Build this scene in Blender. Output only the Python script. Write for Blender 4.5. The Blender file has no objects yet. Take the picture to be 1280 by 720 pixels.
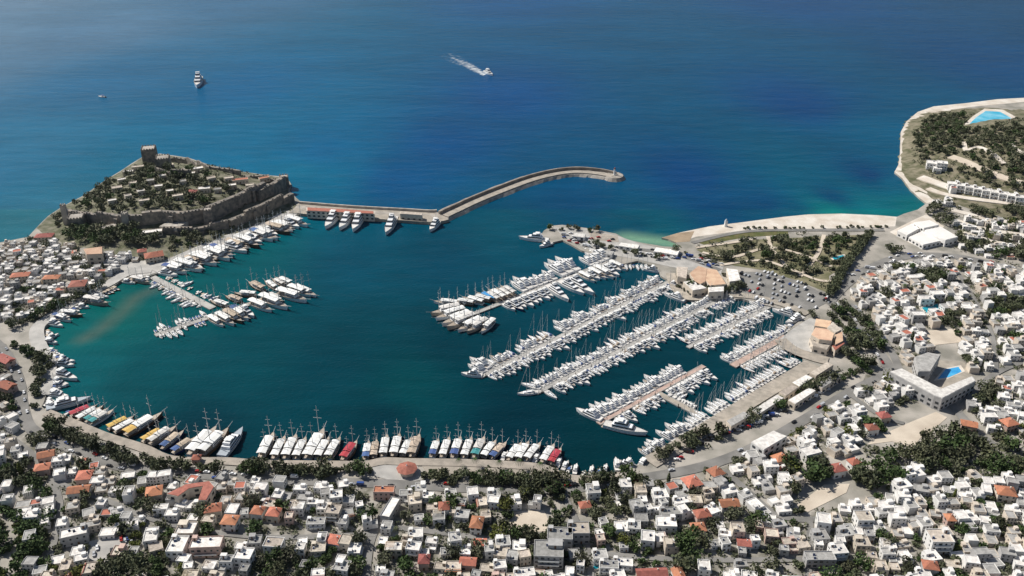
import bpy, math, random
import numpy as np
from math import sin, cos, pi, radians as R, atan2, hypot
from mathutils import Vector
from mathutils.geometry import tessellate_polygon
random.seed(11)
S = bpy.context.scene
COL = S.collection
# ------------------------------------------------------------------ camera, sky, sun, exposure
CAM_H, FOC, PITCH = 300.0, 1108.0, R(27.7)
cd = bpy.data.cameras.new('camera'); cam = bpy.data.objects.new('camera', cd); COL.objects.link(cam)
cam.location = (0, 0, CAM_H); cam.rotation_euler = (R(90) - PITCH, 0, 0)
cd.sensor_width = 36; cd.lens = 36 * FOC / 1280; cd.clip_start = 1; cd.clip_end = 30000
S.camera = cam
SUN_EL, SUN_LEFT = R(47), R(61)          # the sun stands ahead and to the left
W = bpy.data.worlds.new('World'); S.world = W; W.use_nodes = True
wn = W.node_tree.nodes; wl = W.node_tree.links
sky = wn.new('ShaderNodeTexSky'); sky.sky_type = 'NISHITA'; sky.sun_disc = False
sky.sun_elevation = SUN_EL; sky.sun_rotation = -SUN_LEFT
bg = wn.get('Background') or wn.new('ShaderNodeBackground'); bg.inputs['Strength'].default_value = 0.062
wl.new(sky.outputs[0], bg.inputs['Color'])
sl = bpy.data.lights.new('sun', 'SUN'); sl.energy = 5.0; sl.angle = R(0.5); sl.color = (1, .955, .88)
sun = bpy.data.objects.new('sun', sl); COL.objects.link(sun)
sun.rotation_euler = Vector((-sin(SUN_LEFT) * cos(SUN_EL), cos(SUN_LEFT) * cos(SUN_EL), sin(SUN_EL))).to_track_quat('Z', 'Y').to_euler()
vs = S.view_settings; vs.view_transform = 'Standard'; vs.look = 'None'; vs.exposure = 0.13; vs.gamma = 1; vs.use_curve_mapping = False
S.cycles.max_bounces = 5; S.cycles.diffuse_bounces = 2; S.cycles.glossy_bounces = 2; S.cycles.volume_bounces = 0

# ------------------------------------------------------------------ helpers
def G(px, py, z=1.5):                    # the point of the plane z that stands at this spot of the photograph
    x = (px - 640) / FOC; y = -(py - 360) / FOC
    t = (z - CAM_H) / (-sin(PITCH) + y * cos(PITCH))
    return x * t, (cos(PITCH) + y * sin(PITCH)) * t
def PX(x, y, z=1.5):
    d = y * cos(PITCH) - (z - CAM_H) * sin(PITCH); u = y * sin(PITCH) + (z - CAM_H) * cos(PITCH)
    return 640 + FOC * x / d, 360 - FOC * u / d
MOUNDS = []                              # (x, y, rx, ry, height)
def ground(x, y):
    z = 1.5
    for (cx, cy, rx, ry, h) in MOUNDS:
        r = hypot((x - cx) / rx, (y - cy) / ry)
        if r < 1:
            t = 1 - r; cd_ = min(seg_d(x, y, a, b) for a, b in COAST_SEG) if inside(x, y, COAST_W) else 0
            z += h * min(1, t * t * (3 - 2 * t) * 1.5) * min(1, cd_ / 22) ** .8
    return z
COAST_W, COAST_SEG = [], []
def T(px, py):                           # the same on the relief
    z = 1.5
    for _ in range(14):
        x, y = G(px, py, z); z += (ground(x, y) - z) * .6
    return x, y, ground(x, y)
def srgb(r, g, b):
    return tuple(((c / 255) / 12.92 if c < 10.3 else ((c / 255 + .055) / 1.055) ** 2.4) for c in (r, g, b))
MAT = {}
def mat(name, col, rough=.8, var=0., noise=0., scale=.5, col2=None, spec=.3, metal=0.):
    m = bpy.data.materials.new(name); m.use_nodes = True; n = m.node_tree.nodes; l = m.node_tree.links
    b = n['Principled BSDF']; b.inputs['Roughness'].default_value = rough
    b.inputs['Specular IOR Level'].default_value = spec; b.inputs['Metallic'].default_value = metal
    c2 = col2 or tuple(c * (1 - noise) for c in col)
    tc = n.new('ShaderNodeTexCoord'); nz = n.new('ShaderNodeTexNoise'); nz.inputs['Scale'].default_value = scale; nz.inputs['Detail'].default_value = 5
    l.new(tc.outputs['Object'], nz.inputs['Vector'])
    rp = n.new('ShaderNodeMapRange'); rp.inputs[1].default_value = .35; rp.inputs[2].default_value = .65
    l.new(nz.outputs['Fac'], rp.inputs[0])
    mx = n.new('ShaderNodeMix'); mx.data_type = 'RGBA'; mx.inputs['A'].default_value = (*col, 1); mx.inputs['B'].default_value = (*c2, 1)
    l.new(rp.outputs[0], mx.inputs['Factor'])
    out = mx.outputs['Result']
    if var:
        oi = n.new('ShaderNodeObjectInfo'); hs = n.new('ShaderNodeHueSaturation')
        v = n.new('ShaderNodeMapRange'); v.inputs[3].default_value = 1 - var; v.inputs[4].default_value = 1 + var
        l.new(oi.outputs['Random'], v.inputs[0]); l.new(v.outputs[0], hs.inputs['Value'])
        h = n.new('ShaderNodeMath'); h.operation = 'MULTIPLY_ADD'; h.inputs[1].default_value = var * .08; h.inputs[2].default_value = .5 - var * .04
        ml = n.new('ShaderNodeMath'); ml.operation = 'MULTIPLY'; ml.inputs[1].default_value = 7.31; fr = n.new('ShaderNodeMath'); fr.operation = 'FRACT'
        l.new(oi.outputs['Random'], ml.inputs[0]); l.new(ml.outputs[0], fr.inputs[0]); l.new(fr.outputs[0], h.inputs[0]); l.new(h.outputs[0], hs.inputs['Hue'])
        l.new(out, hs.inputs['Color']); out = hs.outputs['Color']
    l.new(out, b.inputs['Base Color'])
    MAT[name] = m; return m
mat('white_wall', (.80, .78, .75), .85, .10, .16, .35); mat('cream_wall', (.66, .58, .48), .85, .14, .2, .35)
mat('grey_wall', (.44, .43, .42), .85, .18, .25, .35); mat('rose_wall', (.58, .42, .36), .85, .14, .2, .35)
mat('white_roof', (.80, .77, .72), .85, .16, .42, .45, (.55, .52, .49)); mat('grey_roof', (.40, .39, .37), .9, .25, .35, .5)
mat('beige_roof', (.58, .51, .43), .9, .2, .35, .5); mat('tile_roof', (.47, .18, .105), .8, .28, .3, .6, (.34, .14, .09)); mat('red_tile', (.37, .13, .10), .8, .2, .3, .6)
mat('glass', (.045, .052, .06), .15, 0, .3, 1, spec=.5); mat('door_wood', (.16, .08, .04), .6, .2, .3); mat('tank', (.62, .64, .66), .35, .2, .2, spec=.5)
mat('panel', (.03, .04, .09), .2, 0, .2, spec=.5); mat('awning', (.55, .45, .32), .8, .5, .2)
mat('boat_white', (.86, .86, .86), .3, .05, .06, .2, spec=.5); mat('boat_grey', (.42, .46, .50), .35, .1, .1); mat('boat_navy', (.02, .035, .13), .3, .2, .1, spec=.5)
mat('boat_wood', (.19, .115, .075), .4, .3, .3, 1.); mat('teak', (.45, .38, .31), .6, .15, .25, 1.); mat('deck_pale', (.72, .69, .65), .6, .15, .2, 1.)
mat('canvas_white', (.80, .79, .76), .8, .08, .1); mat('canvas_yellow', (.62, .41, .12), .8, .08, .12); mat('canvas_red', (.40, .05, .07), .8, .1, .12); mat('canvas_blue', (.07, .12, .28), .8, .2, .12)
mat('canvas_teal', (.06, .28, .29), .8, .1, .12); mat('canvas_tan', (.55, .45, .35), .8, .15, .2); mat('sky_blue', (.06, .30, .62), .7, .05, .15)
mat('mast', (.55, .55, .54), .4, .2, .1, spec=.5); mat('bark', (.07, .05, .035), .9, .2, .3)
mat('leaf_dark', (.052, .062, .034), .8, .40, .5, .6, (.090, .096, .048)); mat('leaf_green', (.068, .105, .030), .8, .25, .5, .6, (.032, .052, .018))
mat('leaf_olive', (.115, .118, .068), .8, .35, .5, .6, (.065, .07, .042)); mat('leaf_lime', (.12, .135, .03), .8, .2, .4, .6)
mat('stone', (.31, .265, .22), .95, .12, .45, .30, (.12, .118, .112)); mat('stone_pale', (.46, .42, .37), .95, .12, .35, .2); mat('rock', (.36, .31, .26), .95, .2, .5, .15, (.2, .17, .15))
mat('concrete', (.46, .44, .41), .9, .08, .3, .15, (.34, .33, .31)); mat('pink_pave', (.50, .37, .31), .9, .1, .25, .3); mat('tan_pave', (.42, .37, .31), .9, .1, .3, .22, (.29, .26, .22))
mat('asphalt', (.25, .24, .225), .9, .05, .3, .10, (.17, .165, .155)); mat('asphalt_dark', (.07, .07, .075), .9, .05, .3, .1)
mat('sand', (.62, .54, .44), .95, 0, .3, .08, (.48, .41, .33)); mat('beach', (.68, .63, .56), .95, 0, .3, .09, (.54, .47, .39)); mat('tan_shore', (.38, .29, .20), .95, 0, .3, .1)
mat('pool_tile', (.03, .28, .62), .15, 0, .3, .12, (.10, .48, .78), spec=.5); mat('pool_aqua', (.02, .34, .44), .15, 0, .2, .2, spec=.5); mat('pool_cyan', (.03, .42, .62), .15, 0, .3, .06, (.30, .66, .80), spec=.5); mat('dry_grass', (.24, .215, .14), .95, 0, .5, .12, (.12, .12, .06)); mat('lawn', (.085, .10, .03), .95, .1, .4, .2, (.15, .13, .06)); mat('court_green', (.17, .25, .19), .9, 0, .2)
mat('hall_roof', (.80, .77, .73), .85, 0, .1, .12); mat('peach_roof', (.64, .45, .31), .9, .12, .3, .2, (.52, .33, .23)); mat('paint_white', (.78, .78, .76), .7); mat('tyre', (.02, .02, .02), .9)
for n_, c_ in (('white', (.75, .75, .75)), ('silver', (.42, .43, .45)), ('black', (.015, .015, .018)), ('red', (.38, .02, .02)), ('blue', (.03, .07, .25))): mat('car_' + n_, c_, .3, .05, 0, spec=.5)
mat('dark_slate', (.075, .08, .095), .7, .2, .3)

class MB:                                # collects quads, then links or stores ONE mesh
    def __init__(s): s.v = []; s.f = []; s.m = []
    def add(s, v, f, m=0):
        o = len(s.v); s.v += [tuple(p) for p in v]; s.f += [tuple(i + o for i in q) for q in f]; s.m += [m] * len(f); return s
    def box(s, x0, x1, y0, y1, z0, z1, m=0, taper=0, skip=''):
        t = taper; v = [(x0, y0, z0), (x1, y0, z0), (x1, y1, z0), (x0, y1, z0), (x0 + t, y0 + t, z1), (x1 - t, y0 + t, z1), (x1 - t, y1 - t, z1), (x0 + t, y1 - t, z1)]
        f = [(0, 1, 5, 4), (1, 2, 6, 5), (2, 3, 7, 6), (3, 0, 4, 7), (4, 5, 6, 7)]
        if 'b' not in skip: f.append((3, 2, 1, 0))
        return s.add(v, f, m)
    def tube(s, p, q, r0, r1=None, n=6, m=0):
        p = Vector(p); q = Vector(q); d = (q - p).normalized(); a = d.orthogonal().normalized(); b = d.cross(a); r1 = r0 if r1 is None else r1
        v = [p + a * cos(2 * pi * i / n) * r0 + b * sin(2 * pi * i / n) * r0 for i in range(n)] + [q + a * cos(2 * pi * i / n) * r1 + b * sin(2 * pi * i / n) * r1 for i in range(n)]
        return s.add(v, [(i, (i + 1) % n, n + (i + 1) % n, n + i) for i in range(n)] + [tuple(range(n))[::-1], tuple(range(n, 2 * n))], m)
    def ring(s, x0, x1, y0, y1, z0, z1, t, m=0):
        o = [(x0, y0), (x1, y0), (x1, y1), (x0, y1)]; i = [(x0 + t, y0 + t), (x1 - t, y0 + t), (x1 - t, y1 - t), (x0 + t, y1 - t)]
        v = [(*p, z0) for p in o] + [(*p, z1) for p in o] + [(*p, z1) for p in i] + [(*p, z0) for p in i]; f = []
        for k in range(4):
            j = (k + 1) % 4; f += [(k, j, 4 + j, 4 + k), (4 + k, 4 + j, 8 + j, 8 + k), (8 + k, 8 + j, 12 + j, 12 + k)]
        return s.add(v, f, m)
    def prism(s, pts, z0, z1, m=0):      # pts: world x, y outline
        n = len(pts); v = [(x, y, z0) for x, y in pts] + [(x, y, z1) for x, y in pts]
        a = sum(pts[i][0] * pts[(i + 1) % n][1] - pts[(i + 1) % n][0] * pts[i][1] for i in range(n))
        f = [(i, (i + 1) % n, n + (i + 1) % n, n + i) if a > 0 else (n + i, n + (i + 1) % n, (i + 1) % n, i) for i in range(n)]
        for t in tessellate_polygon([[Vector((x, y, 0)) for x, y in pts]]):
            p = [pts[i] for i in t]; c = (p[1][0] - p[0][0]) * (p[2][1] - p[0][1]) - (p[2][0] - p[0][0]) * (p[1][1] - p[0][1])
            f.append(tuple(n + i for i in (t if c > 0 else t[::-1])))
        return s.add(v, f, m)
    def mesh(s, name, mats=None, smooth=False):
        me = bpy.data.meshes.new(name); me.from_pydata(s.v, [], s.f)
        for m in (mats or [None]): me.materials.append(MAT[m] if m else None)
        if mats and len(mats) > 1: me.polygons.foreach_set('material_index', s.m)
        if smooth: me.polygons.foreach_set('use_smooth', [True] * len(me.polygons))
        me.update(); return me
def link(name, me, parent=None, loc=(0, 0, 0), rot=0, m=None, scale=None):
    o = bpy.data.objects.new(name, me); COL.objects.link(o); o.location = loc
    if rot: o.rotation_euler = (0, 0, rot)
    if scale: o.scale = scale
    if parent: o.parent = parent
    if m: o.material_slots[0].link = 'OBJECT'; o.material_slots[0].material = MAT[m]
    return o
def kind(o, k): o['kind'] = k; return o
THINGS = []                              # labels are completed at the end, when neighbours are known
def tag(o, look, cat, zone='', group=None, order=None, how='from left'):
    o['category'] = cat
    if group: o['group'] = group
    THINGS.append((o, look, zone, order, how)); return o
def empty(name, loc, rot=0, sc=1):
    o = bpy.data.objects.new(name, None); COL.objects.link(o); o.location = loc; o.rotation_euler = (0, 0, rot); o.empty_display_size = .1
    if sc != 1: o.scale = (sc,) * 3 if not hasattr(sc, '__len__') else sc
    return o
def grow(root, parts):                   # parts: (name, mesh, material, loc, rot, [sub-parts])
    for p in parts:
        c = link(p[0], p[1], root, p[3] if len(p) > 3 else (0, 0, 0), p[4] if len(p) > 4 else 0, p[2])
        for q in (p[5] if len(p) > 5 else ()): link(q[0], q[1], c, q[3] if len(q) > 3 else (0, 0, 0), q[4] if len(q) > 4 else 0, q[2])
    return root
def inside(x, y, poly):
    r = False; j = len(poly) - 1
    for i in range(len(poly)):
        (xi, yi), (xj, yj) = poly[i], poly[j]
        if (yi > y) != (yj > y) and x < (xj - xi) * (y - yi) / (yj - yi) + xi: r = not r
        j = i
    return r
def seg_d(x, y, a, b):
    dx, dy = b[0] - a[0], b[1] - a[1]; t = max(0, min(1, ((x - a[0]) * dx + (y - a[1]) * dy) / (dx * dx + dy * dy + 1e-9)))
    return hypot(x - a[0] - dx * t, y - a[1] - dy * t)
TAKEN_SEG, TAKEN_POLY, TAKEN = [], [], []        # where nothing else may be put
def free(x, y, r):
    return (all(hypot(x - a, y - b) > r + c for a, b, c in TAKEN) and all(seg_d(x, y, a, b) > r * .8 + w for a, b, w in TAKEN_SEG)
            and not any(inside(x, y, p) for p in TAKEN_POLY))
def smooth_path(p, n=6):
    out = []
    for i in range(len(p) - 1):
        a, b, c, d = p[max(i - 1, 0)], p[i], p[i + 1], p[min(i + 2, len(p) - 1)]
        for k in range(n):
            t = k / n
            out.append(tuple(.5 * (2 * b[j] + (c[j] - a[j]) * t + (2 * a[j] - 5 * b[j] + 4 * c[j] - d[j]) * t * t + (3 * b[j] - a[j] - 3 * c[j] + d[j]) * t ** 3) for j in (0, 1)))
    return out + [p[-1]]
def offsets(w, d):                       # a world path pushed sideways by d
    o = []
    for i in range(len(w)):
        a = w[max(i - 1, 0)]; b = w[min(i + 1, len(w) - 1)]; l = hypot(b[0] - a[0], b[1] - a[1]) or 1
        o.append((w[i][0] - (b[1] - a[1]) / l * d, w[i][1] + (b[0] - a[0]) / l * d))
    return o
def ribbon_mb(w, a, b, z0, z1, mb=None):
    mb = mb or MB(); L, Rr = offsets(w, a), offsets(w, b); n = len(w)
    zz = (lambda p, z: z(p) if callable(z) else z)
    v = [(*p, zz(p, z1)) for p in L] + [(*p, zz(p, z1)) for p in Rr]; f = [(i, i + 1, n + i + 1, n + i) for i in range(n - 1)]
    if z0 is not None:
        v += [(*p, z0) for p in L] + [(*p, z0) for p in Rr]
        for i in range(n - 1): f += [(2 * n + i, 2 * n + i + 1, i + 1, i), (n + i, n + i + 1, 3 * n + i + 1, 3 * n + i)]
        f += [(0, n, 3 * n, 2 * n), (n - 1, 3 * n - 1, 4 * n - 1, 2 * n - 1)]
    return mb.add(v, f)
ZL = [1.53]
def sheet(name, poly, m, take=True, hug=False):
    ZL[0] += .012; w = [G(*p) for p in poly]
    o = link(name, MB().prism(w, 1.3, ZL[0]).mesh(name, [m])); kind(o, 'structure')
    if take: TAKEN_POLY.append(w)
    return o
def road(name, pts, width, m='asphalt', take=True, n=5):
    ZL[0] += .012; w = [G(*p) for p in smooth_path(pts, n)]
    o = link(name, ribbon_mb(w, width / 2, -width / 2, None, ZL[0]).mesh(name, [m])); kind(o, 'structure')
    if take: TAKEN_SEG.extend((w[i], w[i + 1], width / 2) for i in range(len(w) - 1))
    return w

# ------------------------------------------------------------------ land
COAST = [(-250, 335), (-60, 312), (0, 303), (20, 299), (35, 296), (46, 284), (60, 270), (78, 258), (105, 244), (130, 226), (150, 214), (165, 204), (178, 196), (200, 192), (235, 197), (262, 206),
 (300, 214), (335, 219), (358, 221), (364, 230), (362, 238), (370, 247), (376, 252), (376, 268), (362, 272), (340, 281), (300, 297), (260, 314), (215, 334), (196, 342), (183, 346), (165, 346), (150, 352), (139, 360),
 (128, 367), (110, 376), (96, 382), (88, 390), (75, 398), (62, 404), (55, 410), (53, 418), (54, 427), (58, 436), (66, 442), (69, 452), (67, 466), (63, 475), (59, 490), (55, 502), (52, 508), (58, 513), (95, 528), (132, 543), (177, 557), (200, 566),
 (217, 572), (240, 574), (283, 574), (323, 577), (398, 578), (430, 578), (457, 578), (470, 575), (482, 573), (513, 574), (578, 575), (643, 578), (680, 582), (693, 585), (707, 592), (727, 596), (757, 594), (775, 592),
 (790, 584), (806, 577), (818, 568), (887, 526), (930, 498), (985, 465), (1004, 452), (1003, 444), (994, 438), (980, 437), (966, 440), (990, 408), (1000, 401), (1008, 395), (994, 388), (975, 386), (960, 382), (942, 378), (927, 373), (905, 374),
 (872, 377), (858, 374), (845, 364), (840, 352), (833, 349), (826, 345), (822, 334), (812, 331), (797, 326), (778, 330), (757, 322), (742, 318), (727, 313), (713, 305), (703, 300), (690, 303), (678, 302), (674, 297), (680, 288),
 (690, 282), (703, 281), (733, 285), (770, 292), (783, 299), (800, 303), (830, 308), (852, 309), (845, 303), (835, 299), (827, 297), (848, 291), (863, 288), (887, 283), (934, 277), (980, 271), (1010, 268), (1051, 267),
 (1098, 269), (1121, 271), (1130, 267), (1147, 262), (1158, 254), (1150, 248), (1138, 237), (1128, 223), (1118, 215), (1123, 206), (1125, 193), (1126, 165), (1133, 152), (1147, 140), (1167, 133), (1207, 129), (1247, 124), (1285, 122),
 (1420, 112), (1750, 120), (2100, 900), (640, 1250), (-800, 900)]
mat('land', (.42, .385, .34), .95, 0, .4, .06, (.22, .21, .18)); mat('town_ground', (.36, .335, .30), .95, 0, .5, .16, (.12, .115, .085)); mat('castle_ground', (.21, .195, .145), .95, 0, .5, .18, (.085, .092, .05)); mat('scrub', (.085, .088, .045), .95, 0, .5, .16, (.24, .21, .15))
COAST_W += [G(*p, 1.5) for p in COAST]; COAST_SEG += [(COAST_W[i], COAST_W[i + 1]) for i in range(len(COAST_W) - 1)]
kind(link('land', MB().prism([G(*p, 1.5) for p in COAST], -3, 1.5).mesh('land', ['land'])), 'structure')
cx, cy = G(228, 250); MOUNDS.append((cx, cy, 118, 122, 13))
cx, cy = G(1345, 205); MOUNDS.append((cx, cy, 215, 200, 20))
def relief(name, k, m):
    cx, cy, rx, ry, h = MOUNDS[k]; mb = MB(); n, q = 44, 110; v = []; f = []
    coast = [G(*p) for p in COAST]
    for i in range(n + 1):
        for j in range(q):
            x = cx + rx * i / n * cos(2 * pi * j / q); y = cy + ry * i / n * sin(2 * pi * j / q)
            z = ground(x, y) + random.uniform(-.4, .4) * (i < n); v.append((x, y, z - .25 if inside(x, y, coast) else -2) if i < n else (x, y, -2))
    for i in range(n):
        for j in range(q): f.append((i * q + j, (i + 1) * q + j, (i + 1) * q + (j + 1) % q, i * q + (j + 1) % q))
    return kind(link(name, mb.add(v, f).mesh(name, [m], True)), 'structure')
relief('castle_hill', 0, 'castle_ground'); relief('headland_hill', 1, 'scrub')

# ------------------------------------------------------------------ sea: bed and depth colour, far-left haze painted in, as a grid attribute
WP = [(0, 0, 104, 138, 162), (120, 40, 88, 128, 156), (-60, 60, 98, 134, 158), (300, 0, 66, 112, 145), (640, 0, 24, 88, 135), (1000, 0, 16, 80, 128), (1280, 0, 16, 76, 112), (0, 200, 52, 115, 145), (150, 100, 48, 108, 145), (300, 110, 38, 103, 145), (640, 120, 10, 82, 132), (1000, 130, 8, 74, 122), (860, 220, 10, 72, 118),
 (1250, 80, 14, 76, 118), (400, 190, 14, 102, 142), (270, 185, 26, 112, 146), (390, 235, 10, 108, 138), (370, 215, 16, 112, 140), (500, 225, 8, 86, 130), (560, 180, 8, 84, 132), (1108, 170, 8, 92, 122), (1110, 230, 14, 98, 122), (1040, 262, 14, 126, 128), (1090, 262, 12, 116, 126), (1040, 246, 10, 78, 112), (985, 262, 10, 90, 118), (1090, 220, 12, 66, 108), (960, 255, 12, 78, 116), (900, 268, 8, 76, 116), (800, 285, 14, 84, 112),
 (815, 292, 12, 96, 116), (720, 255, 4, 82, 118), (450, 320, 2, 88, 114), (300, 460, 2, 84, 98), (420, 450, 0, 76, 92), (510, 485, 2, 84, 95), (650, 545, 0, 60, 74), (740, 575, 0, 62, 72), (480, 530, 0, 64, 78), (250, 540, 0, 66, 80), (150, 385, 30, 112, 110), (90, 470, 2, 104, 116), (100, 405, 6, 114, 118), (200, 365, 8, 110, 116),
 (300, 320, 2, 104, 116), (620, 295, 2, 88, 112), (560, 320, 0, 80, 106), (850, 400, 2, 70, 84), (800, 455, 0, 70, 84), (950, 410, 0, 72, 86), (560, 420, 0, 72, 88), (180, 470, 2, 88, 100), (1145, 258, 40, 112, 115), (40, 290, 60, 118, 140), (-100, 100, 86, 124, 150), (1400, 60, 14, 74, 110)]
pt = np.array([G(p[0], p[1], 0) for p in WP]); pc = np.array([srgb(*p[2:]) for p in WP])
xs = np.unique(np.concatenate([np.linspace(-6000, -1150, 12), np.linspace(-1150, -520, 40), np.linspace(-520, 560, 190), np.linspace(560, 1150, 36), np.linspace(1150, 6000, 12)]))
ys = np.unique(np.concatenate([np.linspace(-800, 340, 8), np.linspace(340, 760, 90), np.linspace(760, 1900, 80), np.linspace(1900, 9000, 16)]))
X, Y = np.meshgrid(xs, ys); P_ = np.stack([X.ravel(), Y.ravel()], 1)
sc = np.maximum(P_[:, 1], 300)[:, None] / 500
d = np.sqrt((((P_[:, None, :] - pt[None]) * np.array([1, .62])) ** 2).sum(2)) / sc
w = 1 / (d + 4) ** 3.2; w /= w.sum(1)[:, None]; wc = w @ pc
plume = [G(*p, 0) for p in ((192, 362), (170, 372), (150, 392), (128, 410), (105, 424))]
k_ = (.74 - .18 * np.clip((760 - P_[:, 1]) / 160, 0, 1))[:, None]; wc = np.maximum(wc * (k_ * np.where(P_[:, 1:2] > 720, np.array([[1, .94, 1.0]]), np.array([[1, 1.06, .97]]))) - np.array([.014, .006, .004]), .0005)
for i in range(len(P_)):
    x, y = P_[i]
    if -420 < x < -200 and 400 < y < 620:
        dd = min(seg_d(x, y, plume[k], plume[k + 1]) for k in range(4)); t = max(0, 1 - dd / 10) * .42
        wc[i] = wc[i] * (1 - t) + np.array(srgb(98, 98, 84)) * t
for i in range(len(P_)):
    x, y = P_[i]
    if 60 < x < 150 and 590 < y < 690:
        t = max(0, 1 - seg_d(x, y, G(785, 297, 0), G(850, 306, 0)) / 18) * .8; wc[i] = wc[i] * (1 - t) + np.array(srgb(120, 158, 128)) * t
me = bpy.data.meshes.new('sea'); nx, ny = len(xs), len(ys)
me.from_pydata([(x, y, 0) for x, y in P_.tolist()], [], [(j * nx + i, j * nx + i + 1, (j + 1) * nx + i + 1, (j + 1) * nx + i) for j in range(ny - 1) for i in range(nx - 1)])
at = me.attributes.new('depth_haze_colour', 'FLOAT_COLOR', 'POINT'); at.data.foreach_set('color', np.concatenate([wc, np.ones((len(wc), 1))], 1).astype(np.float32).ravel())
m = bpy.data.materials.new('sea_water'); m.use_nodes = True; n = m.node_tree.nodes; l = m.node_tree.links; b = n['Principled BSDF']
b.inputs['Roughness'].default_value = .22; b.inputs['IOR'].default_value = 1.33; b.inputs['Specular IOR Level'].default_value = .09
a = n.new('ShaderNodeAttribute'); a.attribute_name = 'depth_haze_colour'; tc = n.new('ShaderNodeTexCoord')
def wave(sx, sy, scale, det, rot=.15):
    mp = n.new('ShaderNodeMapping'); mp.inputs['Scale'].default_value = (sx, sy, 1); mp.inputs['Rotation'].default_value = (0, 0, rot); l.new(tc.outputs['Object'], mp.inputs['Vector'])
    z = n.new('ShaderNodeTexNoise'); z.inputs['Scale'].default_value = scale; z.inputs['Detail'].default_value = det; l.new(mp.outputs[0], z.inputs['Vector']); return z
w1, w2, w3 = wave(.5, 1.3, .05, 4), wave(1, 1.6, .35, 3), wave(.35, 1, .012, 6, .05)
ad = n.new('ShaderNodeMath'); ad.operation = 'MULTIPLY_ADD'; ad.inputs[1].default_value = .35; l.new(w2.outputs['Fac'], ad.inputs[0]); l.new(w1.outputs['Fac'], ad.inputs[2])
bp = n.new('ShaderNodeBump'); bp.inputs['Strength'].default_value = .9; bp.inputs['Distance'].default_value = 1.2; l.new(ad.outputs[0], bp.inputs['Height']); l.new(bp.outputs[0], b.inputs['Normal'])
mr = n.new('ShaderNodeMapRange'); mr.inputs[1].default_value = .35; mr.inputs[2].default_value = .65; mr.inputs[3].default_value = .90; mr.inputs[4].default_value = 1.10; l.new(w3.outputs['Fac'], mr.inputs[0])
mg = n.new('ShaderNodeMix'); mg.data_type = 'RGBA'; mg.blend_type = 'MULTIPLY'; mg.inputs['Factor'].default_value = 1; 
w4 = wave(.30, 1.0, .10, 5, .08); mr4 = n.new('ShaderNodeMapRange'); mr4.inputs[1].default_value = .3; mr4.inputs[2].default_value = .7; mr4.inputs[3].default_value = .91; mr4.inputs[4].default_value = 1.09; l.new(w4.outputs['Fac'], mr4.inputs[0])  # wave streaks painted into the base colour in place of sky reflection
mm = n.new('ShaderNodeMath'); mm.operation = 'MULTIPLY'; l.new(mr.outputs[0], mm.inputs[0]); l.new(mr4.outputs[0], mm.inputs[1]); l.new(a.outputs['Color'], mg.inputs['A']); l.new(mm.outputs[0], mg.inputs['B']); l.new(mg.outputs['Result'], b.inputs['Base Color'])
me.materials.append(m); kind(link('sea', me), 'structure')
# ------------------------------------------------------------------ roads, lots, beaches
sheet('sea_beach', [(848, 291), (887, 283), (934, 277), (980, 271), (1010, 268), (1051, 267), (1098, 269), (1121, 271), (1119, 283), (1060, 285), (980, 287), (930, 288), (900, 292), (870, 296), (858, 300)], 'beach')
sheet('castle_shore', [(46, 285), (60, 271), (78, 259), (105, 245), (130, 227), (150, 215), (165, 205), (178, 197), (200, 193), (235, 198), (262, 207), (300, 215), (335, 220), (357, 222), (361, 232), (360, 240), (368, 248), (366, 262), (330, 276), (280, 298), (240, 312), (205, 326), (150, 318), (100, 304), (60, 298)], 'castle_ground', False)
sheet('tan_beach', [(828, 297), (848, 291), (868, 289), (862, 302), (845, 303), (835, 299)], 'tan_shore')
sheet('headland_beach', [(1158, 254), (1150, 248), (1138, 237), (1128, 223), (1118, 215), (1123, 206), (1125, 193), (1126, 165), (1133, 152), (1147, 140), (1167, 133), (1207, 129), (1247, 124), (1285, 122), (1285, 127), (1210, 134), (1172, 141), (1152, 150), (1142, 162), (1138, 178), (1138, 200), (1143, 214), (1156, 226), (1174, 232), (1186, 240), (1180, 250)], 'beach')
sheet('marble_lot', [(1112, 290), (1146, 273), (1158, 268), (1180, 283), (1172, 296), (1140, 305)], 'beach')
sheet('shore_lawn', [(868, 302), (930, 291), (985, 289), (985, 293), (930, 297), (880, 306)], 'lawn')
sheet('park_lawn', [(870, 312), (935, 300), (1088, 293), (1060, 330), (1036, 345), (1040, 368), (1000, 352), (955, 338), (905, 330)], 'dry_grass', False)
sheet('car_park', [(918, 340), (960, 340), (1000, 352), (1042, 374), (1010, 391), (975, 383), (945, 376), (928, 366)], 'asphalt')
sheet('marina_apron', [(690, 284), (733, 287), (770, 294), (798, 304), (850, 316), (880, 326), (905, 332), (900, 345), (862, 338), (830, 332), (800, 325), (760, 318), (715, 303)], 'concrete', False)
sheet('hook_court', [(735, 289), (772, 295), (774, 303), (740, 300)], 'tan_pave', False)
sheet('sandy_lot', [(1083, 556), (1108, 541), (1140, 527), (1170, 515), (1184, 522), (1168, 536), (1150, 548), (1142, 560), (1115, 552)], 'sand')
sheet('bare_yard', [(993, 634), (1030, 606), (1062, 605), (1058, 616), (1010, 640)], 'sand')
sheet('town_square', [(640, 640), (680, 638), (692, 664), (634, 667)], 'sand')
sheet('ball_court', [(1153, 414), (1195, 411), (1202, 428), (1164, 432)], 'sand')
sheet('town_car_park', [(112, 677), (150, 668), (170, 678), (135, 703), (105, 700)], 'concrete')
sheet('kiosk_plaza', [(462, 582), (520, 577), (528, 600), (500, 604), (470, 596)], 'concrete', False)
sheet('quay_terrace', [(524, 579), (640, 582), (690, 588), (702, 600), (660, 594), (535, 592)], 'tan_pave')
sheet('castle_square', [(150, 330), (185, 325), (205, 338), (183, 345), (165, 345), (150, 342)], 'concrete')
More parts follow.
